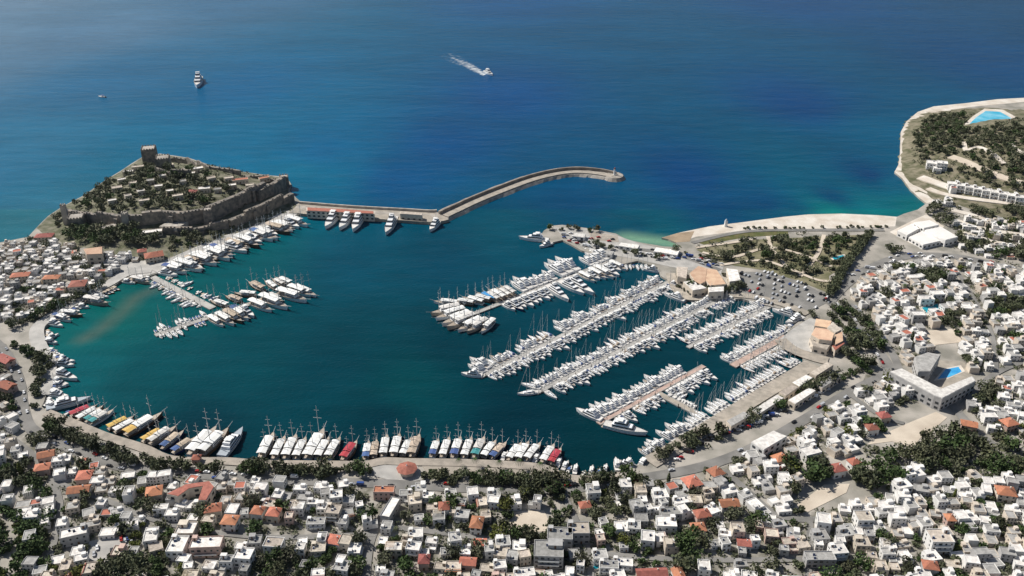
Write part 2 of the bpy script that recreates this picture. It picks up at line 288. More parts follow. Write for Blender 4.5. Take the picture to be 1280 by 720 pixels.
sheet('resort_terrace', [(1123, 470), (1180, 492), (1220, 478), (1205, 452), (1160, 450)], 'tan_pave', False)
sheet('mall_forecourt', [(990, 412), (1012, 398), (1050, 405), (1058, 430), (1030, 445), (990, 434), (975, 424)], 'concrete', False)
for p_, w_ in (([(-60, 400), (-10, 425), (12, 450), (24, 480), (28, 510), (38, 535), (68, 552), (105, 567), (150, 583), (230, 592), (330, 599), (480, 605), (600, 611), (700, 612), (790, 600), (880, 583), (950, 556), (1010, 522), (1060, 492), (1112, 466)], 11),
 ([(1036, 376), (1064, 400), (1088, 428), (1106, 452), (1114, 470)], 13), ([(1036, 376), (1060, 352), (1092, 334), (1130, 321), (1185, 320), (1235, 329), (1300, 347)], 15), ([(800, 312), (850, 320), (900, 338)], 8),
 ([(1062, 380), (1088, 405), (1112, 436), (1124, 462)], 8), ([(505, 606), (492, 625), (476, 650), (462, 680), (455, 740)], 7), ([(1112, 470), (1150, 487), (1182, 500), (1212, 532), (1240, 556)], 9),
 ([(905, 588), (932, 612), (968, 642), (1005, 650), (1050, 646)], 6), ([(1012, 650), (1012, 690), (1008, 740)], 5), ([(865, 304), (930, 290), (1000, 288), (1105, 288)], 7), 
 ([(0, 540), (30, 560), (60, 590), (75, 640), (60, 700)], 6), ([(60, 600), (130, 625), (210, 655), (330, 672), (470, 668)], 5), ([(700, 612), (715, 640), (735, 690), (740, 745)], 5), ([(495, 660), (620, 675), (730, 690), (850, 700), (1008, 700)], 5), ([(1060, 492), (1100, 520), (1130, 530)], 5), ([(1196, 515), (1240, 470), (1300, 445)], 6), ([(1190, 330), (1215, 370), (1240, 420), (1245, 470)], 5)):
    road('road', p_, w_ * .62)
road('promenade', [(58, 516), (95, 531), (132, 546), (177, 560), (215, 575), (283, 577), (323, 580), (398, 581), (455, 581), (480, 577), (513, 578), (578, 579), (643, 582), (680, 586), (705, 597), (735, 600), (775, 596)], 6, 'tan_pave')
road('castle_promenade', [(366, 266), (340, 276), (300, 292), (258, 309), (212, 329), (190, 338)], 13, 'concrete')
road('harbour_promenade', [(190, 338), (160, 342), (136, 355), (108, 370), (80, 386), (55, 402), (46, 414), (50, 434), (60, 448), (60, 470), (52, 495)], 9, 'concrete')
road('marina_quay', [(812, 579), (850, 557), (895, 529), (940, 501), (995, 468), (1015, 455)], 10, 'tan_pave')
road('dock_lane', [(838, 342), (842, 356), (853, 370), (872, 373), (905, 369), (945, 372), (985, 383), (1010, 393)], 7, 'tan_pave')
road('jetty_root', [(975, 425), (990, 437), (1015, 447), (1035, 452)], 9, 'tan_pave')
for p_ in ([(878, 316), (915, 322), (960, 310), (1000, 318), (1040, 334)], [(900, 332), (950, 326), (985, 336), (1020, 350), (1040, 352)], [(960, 296), (965, 312), (985, 336)], [(1030, 294), (1022, 318), (1000, 346)], [(870, 310), (900, 306), (940, 300)]): road('garden_path', p_, 3.2, 'sand')
ZL[0] += .02
wv, wf, wa = [], [], []
for i in range(31):                      # foam trail: dense at the stern, spreading and thinning behind
    t = i / 30; px, py = 606 - 50 * t - 6 * t * t, 93.5 - 30 * t + 2 * t * t; a, b_ = G(px, py, .05); wd = 5 + 13 * t
    for k in range(7):
        q = (k - 3) / 3; wv.append((a + q * wd * .5, b_ + q * wd * 1.2, .06)); wa.append((1 - t) ** .8 * (1 - .75 * abs(q)) + .10 * (abs(q) > .6) * (1 - t))
for i in range(30): wf += [(i * 7 + k, i * 7 + k + 1, i * 7 + 8 + k, i * 7 + 7 + k) for k in range(6)]
wm = bpy.data.meshes.new('wake_foam'); wm.from_pydata(wv, [], wf); at = wm.attributes.new('foam', 'FLOAT', 'POINT'); at.data.foreach_set('value', wa)
m = mat('foam', (.80, .84, .86), .6, 0, .1, .3); n = m.node_tree.nodes; l = m.node_tree.links; a = n.new('ShaderNodeAttribute'); a.attribute_name = 'foam'; tc = n.new('ShaderNodeTexCoord'); z = n.new('ShaderNodeTexNoise'); z.inputs['Scale'].default_value = .16; z.inputs['Detail'].default_value = 6; l.new(tc.outputs['Object'], z.inputs['Vector'])
ad = n.new('ShaderNodeMath'); ad.operation = 'MULTIPLY_ADD'; ad.inputs[1].default_value = 1.6; ad.inputs[2].default_value = -1.05; l.new(z.outputs['Fac'], ad.inputs[0]); sm = n.new('ShaderNodeMath'); sm.operation = 'ADD'; sm.use_clamp = True; l.new(ad.outputs[0], sm.inputs[0]); l.new(a.outputs['Fac'], sm.inputs[1]); l.new(sm.outputs[0], n['Principled BSDF'].inputs['Alpha'])
wm.materials.append(m); kind(link('wake_foam', wm), 'stuff')
#@@PLANTS
# ------------------------------------------------------------------ trees: tapered trunk with limbs, crown of many leaf clumps
def crown_mb(w, h, z0, n, leaf, lobes, seed):
    r = random.Random(seed); mb = MB()
    L = [(r.uniform(-.45, .45) * w, r.uniform(-.45, .45) * w, z0 + h * r.uniform(.3, .8), r.uniform(.28, .5)) for _ in range(lobes)]
    for _ in range(n):
        lx, ly, lz, lr = r.choice(L); u, v = r.uniform(-1, 1), r.uniform(0, 2 * pi); s = (1 - u * u) ** .5; k = r.uniform(.55, 1.05)
        p = Vector((lx + s * cos(v) * lr * w * k, ly + s * sin(v) * lr * w * k, max(z0, lz + u * lr * h * .95 * k)))
        nrm = Vector((r.uniform(-1, 1), r.uniform(-1, 1), r.uniform(.0, 1.3))).normalized(); a = nrm.orthogonal().normalized(); b = nrm.cross(a); g = leaf * r.uniform(.6, 1.35); c = r.uniform(0, 6)
        mb.add([p + (a * cos(c + q * 1.257) + b * sin(c + q * 1.257)) * g * r.uniform(.6, 1.2) for q in range(5)], [(0, 1, 2, 3, 4)])
    return mb
def trunk_mb(r0, h, spread, seed):
    r = random.Random(seed); mb = MB().tube((0, 0, -.4), (.1, .05, h), r0, r0 * .6)
    for k in range(4):
        a = k * 1.57 + r.random(); mb.tube((.1, .05, h * .8), (cos(a) * spread, sin(a) * spread, h + spread * .9), r0 * .5, r0 * .15, 5)
    return mb
TREES = {}
for k in range(3):
    TREES['round%d' % k] = (trunk_mb(.28, 2.2, 1.7, k).mesh('tree_trunk', ['bark']), crown_mb(6.6, 5.6, 1.5, 330, .62, 7, 30 + k).mesh('tree_crown'), 'tree')
    TREES['bush%d' % k] = (trunk_mb(.2, 1.0, 1.1, 9 + k).mesh('tree_trunk', ['bark']), crown_mb(4.4, 3.2, .5, 200, .55, 5, 50 + k).mesh('tree_crown'), 'tree')
TREES['cypress'] = (trunk_mb(.22, 1.6, .4, 20).mesh('tree_trunk', ['bark']), MB().mesh('x'), 'cypress')
mbc = MB(); rr = random.Random(77)
for _ in range(260):
    z = rr.uniform(.8, 9.5); wd = 1.25 * (1 - ((z - 3.5) / 6.4) ** 2 if z > 3.5 else .6 + .4 * z / 3.5) ** 1; a = rr.uniform(0, 6.28); p = Vector((cos(a) * wd * rr.uniform(.6, 1), sin(a) * wd * rr.uniform(.6, 1), z))
    u = Vector((rr.uniform(-1, 1), rr.uniform(-1, 1), rr.uniform(-.2, 1))).normalized(); a1 = u.orthogonal().normalized(); b1 = u.cross(a1)
    mbc.add([p + (a1 * cos(q * 1.257) + b1 * sin(q * 1.257)) * .5 for q in range(5)], [(0, 1, 2, 3, 4)])
TREES['cypress'] = (TREES['cypress'][0], mbc.mesh('tree_crown'), 'cypress')
mbp = MB()
for k in range(14):
    a = k * .449 * 1; prev = Vector((0, 0, 6.6)); sd = Vector((-sin(a), cos(a), 0))
    for q in range(1, 5):
        nx_ = Vector((cos(a) * q * .72, sin(a) * q * .72, 6.6 + .55 * q - .28 * q * q + .2 * (k % 2))); wq = .34 * (1 - (q - 1) / 4.5)
        mbp.add([prev - sd * wq, nx_ - sd * wq * .8, nx_ + Vector((0, 0, .14)), prev + Vector((0, 0, .14))], [(0, 1, 2, 3)]); mbp.add([prev + sd * wq, nx_ + sd * wq * .8, nx_ + Vector((0, 0, .14)), prev + Vector((0, 0, .14))], [(0, 1, 2, 3)]); prev = nx_
TREES['palm'] = (MB().tube((0, 0, -.4), (.25, 0, 6.7), .26, .17, 7).mesh('palm_trunk', ['bark']), mbp.mesh('palm_crown'), 'palm')
TREE_SPOTS = []                          # (x, y, z, form, leaf, size, zone)
def tree(x, y, form, leaf, size, zone, r=None):
    size *= .84; TREE_SPOTS.append((x, y, ground(x, y), form, leaf, size, zone)); TAKEN.append((x, y, (r if r is not None else 2.0 * size)))
LEAFMIX = ['leaf_dark'] * 4 + ['leaf_olive'] * 2 + ['leaf_green'] * 3 + ['leaf_lime']
def tree_line(pts, gap, zone, mix=LEAFMIX, jit=1.5, forms=('round', 'bush'), size=(.8, 1.2), miss=.05):
    w = [G(*p) for p in smooth_path(pts, 4)]; acc = 0
    for i in range(len(w) - 1):
        l = hypot(w[i + 1][0] - w[i][0], w[i + 1][1] - w[i][1])
        while acc < l:
            if random.random() > miss:
                t = acc / l; f = random.choice(forms); f = f if f in TREES else f + str(random.randrange(3))
                tree(w[i][0] + (w[i + 1][0] - w[i][0]) * t + random.uniform(-jit, jit), w[i][1] + (w[i + 1][1] - w[i][1]) * t + random.uniform(-jit, jit), f, random.choice(mix), random.uniform(*size), zone)
            acc += .86 * gap * random.uniform(.75, 1.25)
        acc -= l
def wood(poly, gap, zone, mix=LEAFMIX, forms=('round', 'bush'), size=(.8, 1.25), miss=.1, relief_=False):
    pw = [(T(*p)[:2] if relief_ else G(*p)) for p in poly]; x0, x1 = min(p[0] for p in pw), max(p[0] for p in pw); y0, y1 = min(p[1] for p in pw), max(p[1] for p in pw)
    yy = y0; gap *= .86
    while yy < y1:
        xx = x0
        while xx < x1:
            a, b_ = xx + random.uniform(-.4, .4) * gap, yy + random.uniform(-.4, .4) * gap
            if inside(a, b_, pw) and random.random() > miss and free(a, b_, 1.2):
                f = random.choice(forms); f = f if f in TREES else f + str(random.randrange(3)); tree(a, b_, f, random.choice(mix), random.uniform(*size), zone)
            xx += gap
        yy += gap
#@@BUILD
# ------------------------------------------------------------------ buildings
WIN = MB().box(-.55, .55, -.05, .05, 0, 1.25).mesh('window'); WIDE = MB().box(-1.0, 1.0, -.05, .05, 0, 1.5).mesh('window'); DOOR = MB().box(-.55, .55, -.06, .06, 0, 2.1).mesh('door')
SHUT = MB().box(-.75, .75, -.03, .0, -.12, 0).mesh('window_sill')
TANK = MB().tube((-.7, 0, 1.0), (.7, 0, 1.0), .3, n=8).mesh('water_tank'); PANEL = MB().add([(-.7, -.75, .05), (.7, -.75, .05), (.7, .25, .85), (-.7, .25, .85)], [(0, 1, 2, 3)]).add([(-.7, -.75, -.02), (.7, -.75, -.02), (.7, .25, .78), (-.7, .25, .78)], [(3, 2, 1, 0)]).mesh('solar_panel')
def openings(w, d, h, z0=0, seed=0, sides='flr', lo=0):
    r = random.Random(seed); out = []; st = max(1, int(h / 3.0))
    for s in range(st):
        z = z0 + s * h / st + .95
        for side in sides:
            ln = w if side in 'fb' else d; n = max(1, int(ln / 3.1)) if side == 'f' else max(1, int(ln / 4.4))
            for k in range(n):
                t = (k + .5) / n * ln - ln / 2
                p, q = {'f': ((t, -d / 2 - .02, z), 0), 'b': ((t, d / 2 + .02, z), pi), 'l': ((-w / 2 - .02, t, z), -pi / 2), 'r': ((w / 2 + .02, t, z), pi / 2)}[side]
                if s == 0 and side == 'f' and k == n // 2: out.append(('door', DOOR, 'door_wood', (p[0], p[1], z0), q)); continue
                out.append(('window', WIDE if r.random() < .3 and ln / n > 3.2 else WIN, 'glass', p, q, [('window_sill', SHUT, 'paint_white', (0, -.06, 0), 0)] if s == 0 or r.random() < .5 else []))
    return out
def hip_mesh(w, d, h, rise, over=.5, gable=False):
    a, b_ = w / 2 + over, d / 2 + over; mb = MB()
    if w >= d: e = a if gable else max(.3, a - b_); top = [(-e, 0, h + rise), (e, 0, h + rise)]; f = [(0, 1, 5, 4), (2, 3, 4, 5), (1, 2, 5), (3, 0, 4)]
    else: e = b_ if gable else max(.3, b_ - a); top = [(0, -e, h + rise), (0, e, h + rise)]; f = [(1, 2, 5, 4), (3, 0, 4, 5), (0, 1, 4), (2, 3, 5)]
    mb.add([(-a, -b_, h), (a, -b_, h), (a, b_, h), (-a, b_, h)] + top, f); mb.add([(-a, -b_, h - .14), (a, -b_, h - .14), (a, b_, h - .14), (-a, b_, h - .14)], [(3, 2, 1, 0)])
    return mb.mesh('roof')
def flat_parts(w, d, h, cabin=0, tank=0, wing=0, perg=0, edge=0, balcony=0, seed=0, wins='flr'):
    r = random.Random(seed); P = []
    P.append(('wall', MB().box(-w / 2, w / 2, -d / 2, d / 2, -.8, h).mesh('wall'), 'WALL'))
    P.append(('roof', MB().box(-w / 2 + .26, w / 2 - .26, -d / 2 + .26, d / 2 - .26, h - .1, h + .1).mesh('roof'), 'ROOF'))
    P.append(('parapet', MB().ring(-w / 2 - .03, w / 2 + .03, -d / 2 - .03, d / 2 + .03, h - .15, h + .65, .28).mesh('parapet'), 'WALL'))
    if cabin:
        cw, cd_ = (3.0, 2.8) if cabin == 1 else (w * .5, d * .45); x, y = (w / 2 - cw / 2 - .5) * r.choice((-1, 1)), d / 2 - cd_ / 2 - .5
        P.append(('stair_box', MB().box(x - cw / 2, x + cw / 2, y - cd_ / 2, y + cd_ / 2, h + .1, h + 2.6).mesh('stair_box'), 'WALL', (0, 0, 0), 0, [('door', DOOR, 'door_wood', (x, y - cd_ / 2 - .03, h + .12))]))
    if tank:
        for k in range(tank): P.append(('water_tank', TANK, 'tank', (r.uniform(-.36, .36) * w, r.uniform(-.28, .36) * d, h + .15), r.uniform(-.5, .5), [('solar_panel', PANEL, 'panel', (0, -.5, 0))]))
    if wing:
        ww, wd, wh = w * .55, d * .6, h * .55; x = -w / 2 + ww / 2 if wing > 0 else w / 2 - ww / 2
        P.append(('annex', MB().box(x - ww / 2, x + ww / 2, -d / 2 - wd, -d / 2 + .02, -.8, wh).mesh('annex'), 'WALL', (0, 0, 0), 0,
            [('roof', MB().box(x - ww / 2 + .3, x + ww / 2 - .3, -d / 2 - wd + .3, -d / 2 - .05, wh, wh + .08).mesh('roof'), 'ROOF'), ('parapet', MB().ring(x - ww / 2 - .02, x + ww / 2 + .02, -d / 2 - wd - .02, -d / 2 - .04, wh - .1, wh + .5, .22).mesh('parapet'), 'WALL'),
             ('window', WIN, 'glass', (x - ww * .2, -d / 2 - wd - .02, .9)), ('window', WIN, 'glass', (x + ww * .2, -d / 2 - wd - .02, .9))]))
    if perg:
        mb = MB(); x0, x1, y0, y1 = -w / 2 + .6, w * .05, -d / 2 + .6, d * .2
        for k in range(7): yy = y0 + (y1 - y0) * k / 6; mb.box(x0, x1, yy - .12, yy + .12, h + 2.3, h + 2.45)
        for a, b_ in ((x0, y0), (x1, y0), (x0, y1), (x1, y1)): mb.box(a - .09, a + .09, b_ - .09, b_ + .09, h + .1, h + 2.3)
        P.append(('pergola', mb.mesh('pergola'), 'awning'))
    if edge: P.append(('tiled_eave', MB().add([(-w / 2 - .7, -d / 2 - .7, h - .35), (w / 2 + .7, -d / 2 - .7, h - .35), (w / 2 + .1, -d / 2 + .9, h + .75), (-w / 2 - .1, -d / 2 + .9, h + .75)], [(0, 1, 2, 3)]).box(-w / 2 - .7, w / 2 + .7, -d / 2 - .7, -d / 2 - .1, h - .5, h - .36).mesh('tiled_eave'), 'tile_roof'))
    if balcony:
        for s in range(1, max(2, int(h / 3))): P.append(('balcony', MB().box(-w * .36, w * .36, -d / 2 - 1.3, -d / 2 + .02, s * 3.05 - .15, s * 3.05).mesh('balcony'), 'WALL', (0, 0, 0), 0, [('railing', MB().box(-w * .36, w * .36, -d / 2 - 1.36, -d / 2 - 1.28, s * 3.05 + .02, s * 3.05 + .9).mesh('railing'), 'paint_white')]))
    return P + openings(w, d, h, 0, seed, wins)
def tiled_parts(w, d, h, rise=1.9, gable=False, seed=0, chimney=True, wins='flr'):
    P = [('wall', MB().box(-w / 2, w / 2, -d / 2, d / 2, -.8, h - .02).mesh('wall'), 'WALL')]
    if gable:
        P[0] = ('wall', (MB().box(-w / 2, w / 2, -d / 2, d / 2, -.8, h - .02).add([(-w / 2, -d / 2, h), (-w / 2, d / 2, h), (-w / 2, 0, h + rise * .9), (w / 2, -d / 2, h), (w / 2, d / 2, h), (w / 2, 0, h + rise * .9)] if w >= d else
               [(-w / 2, -d / 2, h), (w / 2, -d / 2, h), (0, -d / 2, h + rise * .9), (-w / 2, d / 2, h), (w / 2, d / 2, h), (0, d / 2, h + rise * .9)], [(0, 1, 2), (3, 4, 5)])).mesh('wall'), 'WALL')
    sub = [('chimney', MB().box(w * .18, w * .18 + .7, .2, .9, h, h + rise + .7).mesh('chimney'), 'WALL')] if chimney else []
    P.append(('roof', hip_mesh(w, d, h, rise, .5, gable), 'ROOF', (0, 0, 0), 0, sub))
    return P + openings(w, d, h, 0, seed, wins)
PROTO = [  # (kind phrase, parts, radius, weight)
 ('flat-roofed house', flat_parts(9.5, 8.5, 6.2, seed=1), 6.0, 2), ('flat-roofed house with roof cabin', flat_parts(10.5, 9, 6.4, cabin=1, tank=1, balcony=1, seed=2), 6.7, 4), ('flat house with rooftop room', flat_parts(11, 10, 6.3, cabin=2, tank=1, seed=3), 7.0, 5),
 ('stepped house with low annex', flat_parts(9.5, 7, 6.4, wing=1, cabin=2, tank=1, seed=4), 6.9, 4), ('stepped house with right annex', flat_parts(10, 7, 6.2, wing=-1, cabin=1, seed=5), 7.0, 4), ('three-storey flat block', flat_parts(11, 10, 9.4, cabin=1, tank=2, balcony=1, seed=6), 7.2, 2),
 ('small single-storey house', flat_parts(7.5, 6.5, 3.4, tank=1, seed=7), 4.8, 3), ('flat house with roof pergola', flat_parts(10, 9, 6.2, perg=1, tank=1, seed=8), 6.5, 2), ('flat house with tiled front eave', flat_parts(10.5, 8.5, 6.2, edge=1, tank=1, seed=9), 6.6, 1),
 ('long two-storey flat house', flat_parts(15, 8, 6.3, cabin=1, tank=2, balcony=1, seed=10), 8.0, 2), ('hip-roofed house under tiles', tiled_parts(10, 8.5, 5.9, 2.0, seed=11), 6.5, 1), ('gabled house under tiles', tiled_parts(9.5, 7.5, 5.6, 2.0, True, seed=12), 6.0, 1), ('narrow cube house', flat_parts(6.5, 7, 6.5, tank=1, seed=13), 4.9, 3)]
def recolour(parts, wall, roof):
    g = lambda m: wall if m == 'WALL' else roof if m == 'ROOF' else m
    return [(p[0], p[1], g(p[2]), *(p[3:5] if len(p) > 4 else ((p[3] if len(p) > 3 else (0, 0, 0)), 0)), [(q[0], q[1], g(q[2]), *q[3:]) for q in (p[5] if len(p) > 5 else [])]) for p in parts]
def building(name, px, py, parts, h, rot, wall, roof, label, cat, zone='', group=None, rad=6, sc=.78):
    h *= sc; rad *= sc; x, y = G(px, py, h + 1.5)
    for _ in range(8): x, y = G(px, py, h + ground(x, y))
    r = empty(name, (x, y, ground(x, y)), R(rot), sc); grow(r, recolour(parts, wall, roof)); tag(r, label, cat, zone, group); TAKEN.append((x, y, rad)); return r
def block(name, poly, h, wall, roof, label, cat, extra=(), zwin=True):   # a building on its own ground plan, traced at roof height
    w = [G(*p, h + 1.5) for p in poly]; cx = sum(p[0] for p in w) / len(w); cy = sum(p[1] for p in w) / len(w); q = [(a - cx, b_ - cy) for a, b_ in w]
    r = empty(name, (cx, cy, ground(cx, cy))); s_ = [(a * .97, b_ * .97) for a, b_ in q]
    link('wall', MB().prism(q, -.8, h - .3).mesh('wall'), r, m=wall); rf = link('roof', MB().prism(s_, h - .3, h).mesh('roof'), r, m=roof)
    n = len(q); ar = sum(q[i][0] * q[(i + 1) % n][1] - q[(i + 1) % n][0] * q[i][1] for i in range(n))
    for i in range(n) if zwin else ():
        a, b_ = (q[i], q[(i + 1) % n]) if ar > 0 else (q[(i + 1) % n], q[i]); l = hypot(b_[0] - a[0], b_[1] - a[1]); nrm = ((b_[1] - a[1]) / l, -(b_[0] - a[0]) / l)
        if l < 4 or nrm[1] > .4: continue
        for st in range(max(1, int(h / 3.2))):
            for k in range(max(1, min(12, int(l / 4)))):
                t = (k + .5) / max(1, min(12, int(l / 4))); link('window', WIDE, r, (a[0] + (b_[0] - a[0]) * t + nrm[0] * .03, a[1] + (b_[1] - a[1]) * t + nrm[1] * .03, st * 3.1 + .9), atan2(b_[1] - a[1], b_[0] - a[0]), 'glass')
    for e in extra: grow(r, [e])
    tag(r, label, cat); TAKEN_POLY.append([G(*p, 1.5) for p in poly]); TAKEN_POLY.append([(a, b_ - h * .3) for a, b_ in w]); return r
# -- single buildings
tp = tiled_parts; fp = flat_parts
for px, py, dims, rot, wall, label in (
 (192, 612, (9.5, 9, 5.6, 2.4), 15, 'cream_wall', 'bright orange hip-roofed house standing among trees behind the gulet quay'), (98, 610, (13, 7, 5, 2.0), 10, 'white_wall', 'long orange-tiled house between grey flat roofs below the coastal road'),
 (266, 633, (9.5, 7.5, 5.6, 2.2), 12, 'cream_wall', 'vivid orange-roofed house just below the green-courted building'), (322, 636, (7, 7, 5.6, 2.0), -8, 'white_wall', 'smaller of the two orange-roofed houses joined wall to wall'), (342, 638, (7.5, 7.5, 5.8, 2.3), -8, 'cream_wall', 'taller of the two orange-roofed houses joined wall to wall'),
 (287, 648, (9, 8, 6, 1.8), -5, 'white_wall', 'dusty pink hip-roofed house with white balconies and front terrace'), (596, 651, (7, 10, 6, 2), -8, 'white_wall', 'orange-red roofed house beside the bare town square'), (865, 600, (10, 10, 6.5, 2.4), 22, 'white_wall', 'large orange pyramid-roofed house by the coastal road'),
 (895, 588, (8.5, 8.5, 6.5, 2.2), 30, 'cream_wall', 'orange-roofed house uphill of the large pyramid-roofed one'), (873, 657, (8, 7, 6, 2), 5, 'cream_wall', 'orange-roofed house with cream front beside dark green trees'), (1258, 612, (11, 9, 6, 2.6), -12, 'cream_wall', 'brightest orange villa roof among dark trees'),
 (1188, 645, (5, 6, 6, 1.6), 0, 'rose_wall', 'narrow salmon-roofed house between white flats'), (1047, 583, (9, 8, 5.6, 2), 15, 'white_wall', 'red-roofed house in the dark pines below the sandy lot'), (1068, 575, (7, 6, 5.6, 1.8), 20, 'white_wall', 'little orange-roofed house at the upper edge of the pines'),
 (1212, 528, (10, 7, 5.6, 1.8), -20, 'rose_wall', 'salmon-roofed house beside a white flat-roofed annex'), (1262, 526, (10, 8, 6, 2), 18, 'rose_wall', 'salmon-roofed house with big pale terrace near the dark wood'), (1105, 517, (8, 7, 5.6, 1.8), 15, 'cream_wall', 'red-roofed house in the greenery below the resort'),
 (1090, 532, (8, 7, 5.6, 1.8), 10, 'white_wall', 'faded red roof beside the upper tip of the sandy lot'), (57, 566, (10, 7, 5, 1.9), 20, 'rose_wall', 'salmon-tiled house on the bend of the coastal road'), (52, 582, (9, 7, 5.6, 1.8), 15, 'rose_wall', 'second salmon-tiled house under the bend of the road'), (105, 592, (9, 9, 5.6, 2), 8, 'rose_wall', 'pink-walled tiled house on the wide forecourt'),
 (530, 697, (6, 7, 5.6, 2.2), 0, 'rose_wall', 'crimson-roofed narrow house among garden trees'), (878, 640, (9, 7, 6, 2), 12, 'rose_wall', 'orange-brown tiled house above the cream-fronted one'), (912, 627, (11, 7, 6, 1.8), 5, 'white_wall', 'pink-tiled house with long white side wall'), (585, 700, (9, 6, 5, 1.8), -5, 'rose_wall', 'brown-pink tiled house by the lower trees'),
 (815, 714, (17, 6, 5, 1.7), 3, 'cream_wall', 'long brick-red tiled row house near the lower edge'), (245, 570, (5, 5, 4, 1.5), 0, 'rose_wall', 'tiny tiled kiosk under the promenade trees'), (975, 570, (9, 7, 5, 1.7), 25, 'rose_wall', 'pale red roof behind the white barn'), (5, 447, (16, 8, 6, 2), -30, 'rose_wall', 'red-tiled long house at the western shore road'), (8, 480, (12, 8, 6, 2), -25, 'rose_wall', 'pink-tiled house on the shore road bend')):
    big = 'red_tile' if any(k in label for k in ('red-roofed', 'crimson', 'red-tiled', 'faded red', 'brick-red')) and 'orange' not in label else 'tile_roof'
    building('tiled_house', px, py, tp(*dims, gable=dims[0] > 1.3 * dims[1], seed=px), dims[2] + 1.0, rot, wall, big, label, 'house', group='tiled houses', rad=dims[0] * .55)
for px, py, args, rot, wall, roof, label in (
 (833, 652, dict(w=12, d=9, h=7, cabin=1, tank=1), -3, 'white_wall', 'white_roof', 'bright white house with broad blank roof above dark trees'), (810, 670, dict(w=8, d=9, h=7, tank=1), -8, 'white_wall', 'white_roof', 'small stark white house deep in dark trees'),
 (686, 686, dict(w=17, d=13, h=9, cabin=2, tank=2, balcony=1), -3, 'grey_wall', 'grey_roof', 'large drab grey apartment block below the town square'), (700, 667, dict(w=15, d=10, h=8, cabin=1, tank=2), -3, 'grey_wall', 'grey_roof', 'grey flat block touching the square corner'), (723, 660, dict(w=13, d=10, h=8, tank=2, cabin=1), 0, 'grey_wall', 'beige_roof', 'greyish house pair beside the wooded lot'),
 (233, 660, dict(w=11, d=10, h=8, cabin=2, tank=1), 0, 'cream_wall', 'white_roof', 'cream-roofed block on the street below the green court'), (222, 680, dict(w=10, d=13, h=7, tank=2, cabin=1), 0, 'white_wall', 'white_roof', 'tall white block stepping down the narrow street'), (258, 678, dict(w=18, d=9, h=8, tank=2, cabin=1, balcony=1), 3, 'rose_wall', 'white_roof', 'long cream-roofed apartment house with arcaded ground floor'),
 (92, 665, dict(w=15, d=8, h=7, cabin=1, tank=2), 20, 'grey_wall', 'white_roof', 'long grey-walled block beside the town car park'), (305, 692, dict(w=10, d=9, h=6.5, cabin=1, tank=1), -5, 'white_wall', 'white_roof', 'star-white house jutting between dark gardens'), (342, 678, dict(w=11, d=8, h=6, tank=1), -5, 'white_wall', 'beige_roof', 'white house with brown-edged terrace amid gardens'),
 (492, 683, dict(w=10, d=7, h=6.4, tank=1, perg=1), 0, 'cream_wall', 'white_roof', 'creamy house at the corner of the dark street'), (1013, 563, dict(w=12, d=9, h=7, cabin=1), 20, 'white_wall', 'white_roof', 'dazzling white house above the pine wood'), (1008, 549, dict(w=9, d=8, h=7, cabin=1, tank=1), 20, 'white_wall', 'white_roof', 'white house just uphill of the dazzling white one'),
 (1128, 605, dict(w=10, d=8, h=8, cabin=2, tank=1), 15, 'white_wall', 'white_roof', 'white terraced house at the edge of the bright pines'), (1135, 590, dict(w=8, d=7, h=9, cabin=1), 15, 'white_wall', 'white_roof', 'tall white terraced house over the bright pines'), (1080, 645, dict(w=10, d=9, h=7, tank=1, balcony=1), 0, 'white_wall', 'beige_roof', 'white-fronted house with pinkish roof by the crossroads'),
 (1030, 648, dict(w=8, d=9, h=8), -12, 'white_wall', 'white_roof', 'clean white tilted house beside the crossroads'), (1175, 670, dict(w=13, d=11, h=9, cabin=1, tank=2, balcony=1), 0, 'white_wall', 'beige_roof', 'broad pinkish-white apartment house in the lower town'), (1025, 695, dict(w=17, d=7, h=6, tank=2), 0, 'grey_wall', 'grey_roof', 'long grey shed with white roof stripes at the lower road'),
 (480, 612, dict(w=13, d=6, h=6.3, tank=1), 0, 'rose_wall', 'tile_roof', 'pink-roofed shop row at the head of the dark street'), (488, 634, dict(w=6, d=18, h=5.5), -16, 'grey_wall', 'white_roof', 'thin white row house along the dark street'), (1158, 372, dict(w=12, d=8, h=7, tank=1), 0, 'white_wall', 'white_roof', 'white block beside the turquoise hotel pool'), (1148, 392, dict(w=11, d=8, h=8), 0, 'grey_wall', 'white_roof', 'white-roofed block with shaded blue wall by the hotel pool'), (1172, 366, dict(w=11, d=8, h=7), 3, 'white_wall', 'white_roof', 'whitest block above the turquoise hotel pool')):
    building('flat_house', px, py, fp(seed=px, **args), args['h'], rot, wall, roof, label, 'house', group='flat-roofed town houses', rad=max(args['w'], args['d']) * .55)
block('courtyard_building', [(208, 617), (232, 605), (262, 601), (268, 608), (258, 625), (248, 625), (254, 607), (236, 610), (222, 620)], 7, 'cream_wall', 'red_tile', 'U-shaped building with pink-red roofs round a green court', 'building')
ct = sheet('green_court', [(226, 622), (240, 612), (253, 611), (246, 627)], 'court_green')
block('warehouse', [(939, 552), (967, 538), (984, 545), (955, 562)], 7, 'white_wall', 'white_roof', 'long white barn-like hall beside the coastal road', 'warehouse')
block('resort_hotel', [(1112, 464), (1126, 460), (1177, 486), (1216, 470), (1220, 476), (1178, 498), (1168, 494)], 9, 'grey_wall', 'white_roof', 'V-shaped hotel wing with pale roof round a blue pool', 'hotel')
block('resort_block', [(1143, 446), (1160, 440), (1176, 443), (1163, 464), (1148, 464)], 9, 'grey_wall', 'grey_roof', 'grey slab hotel block overlooking the blue pool', 'hotel')
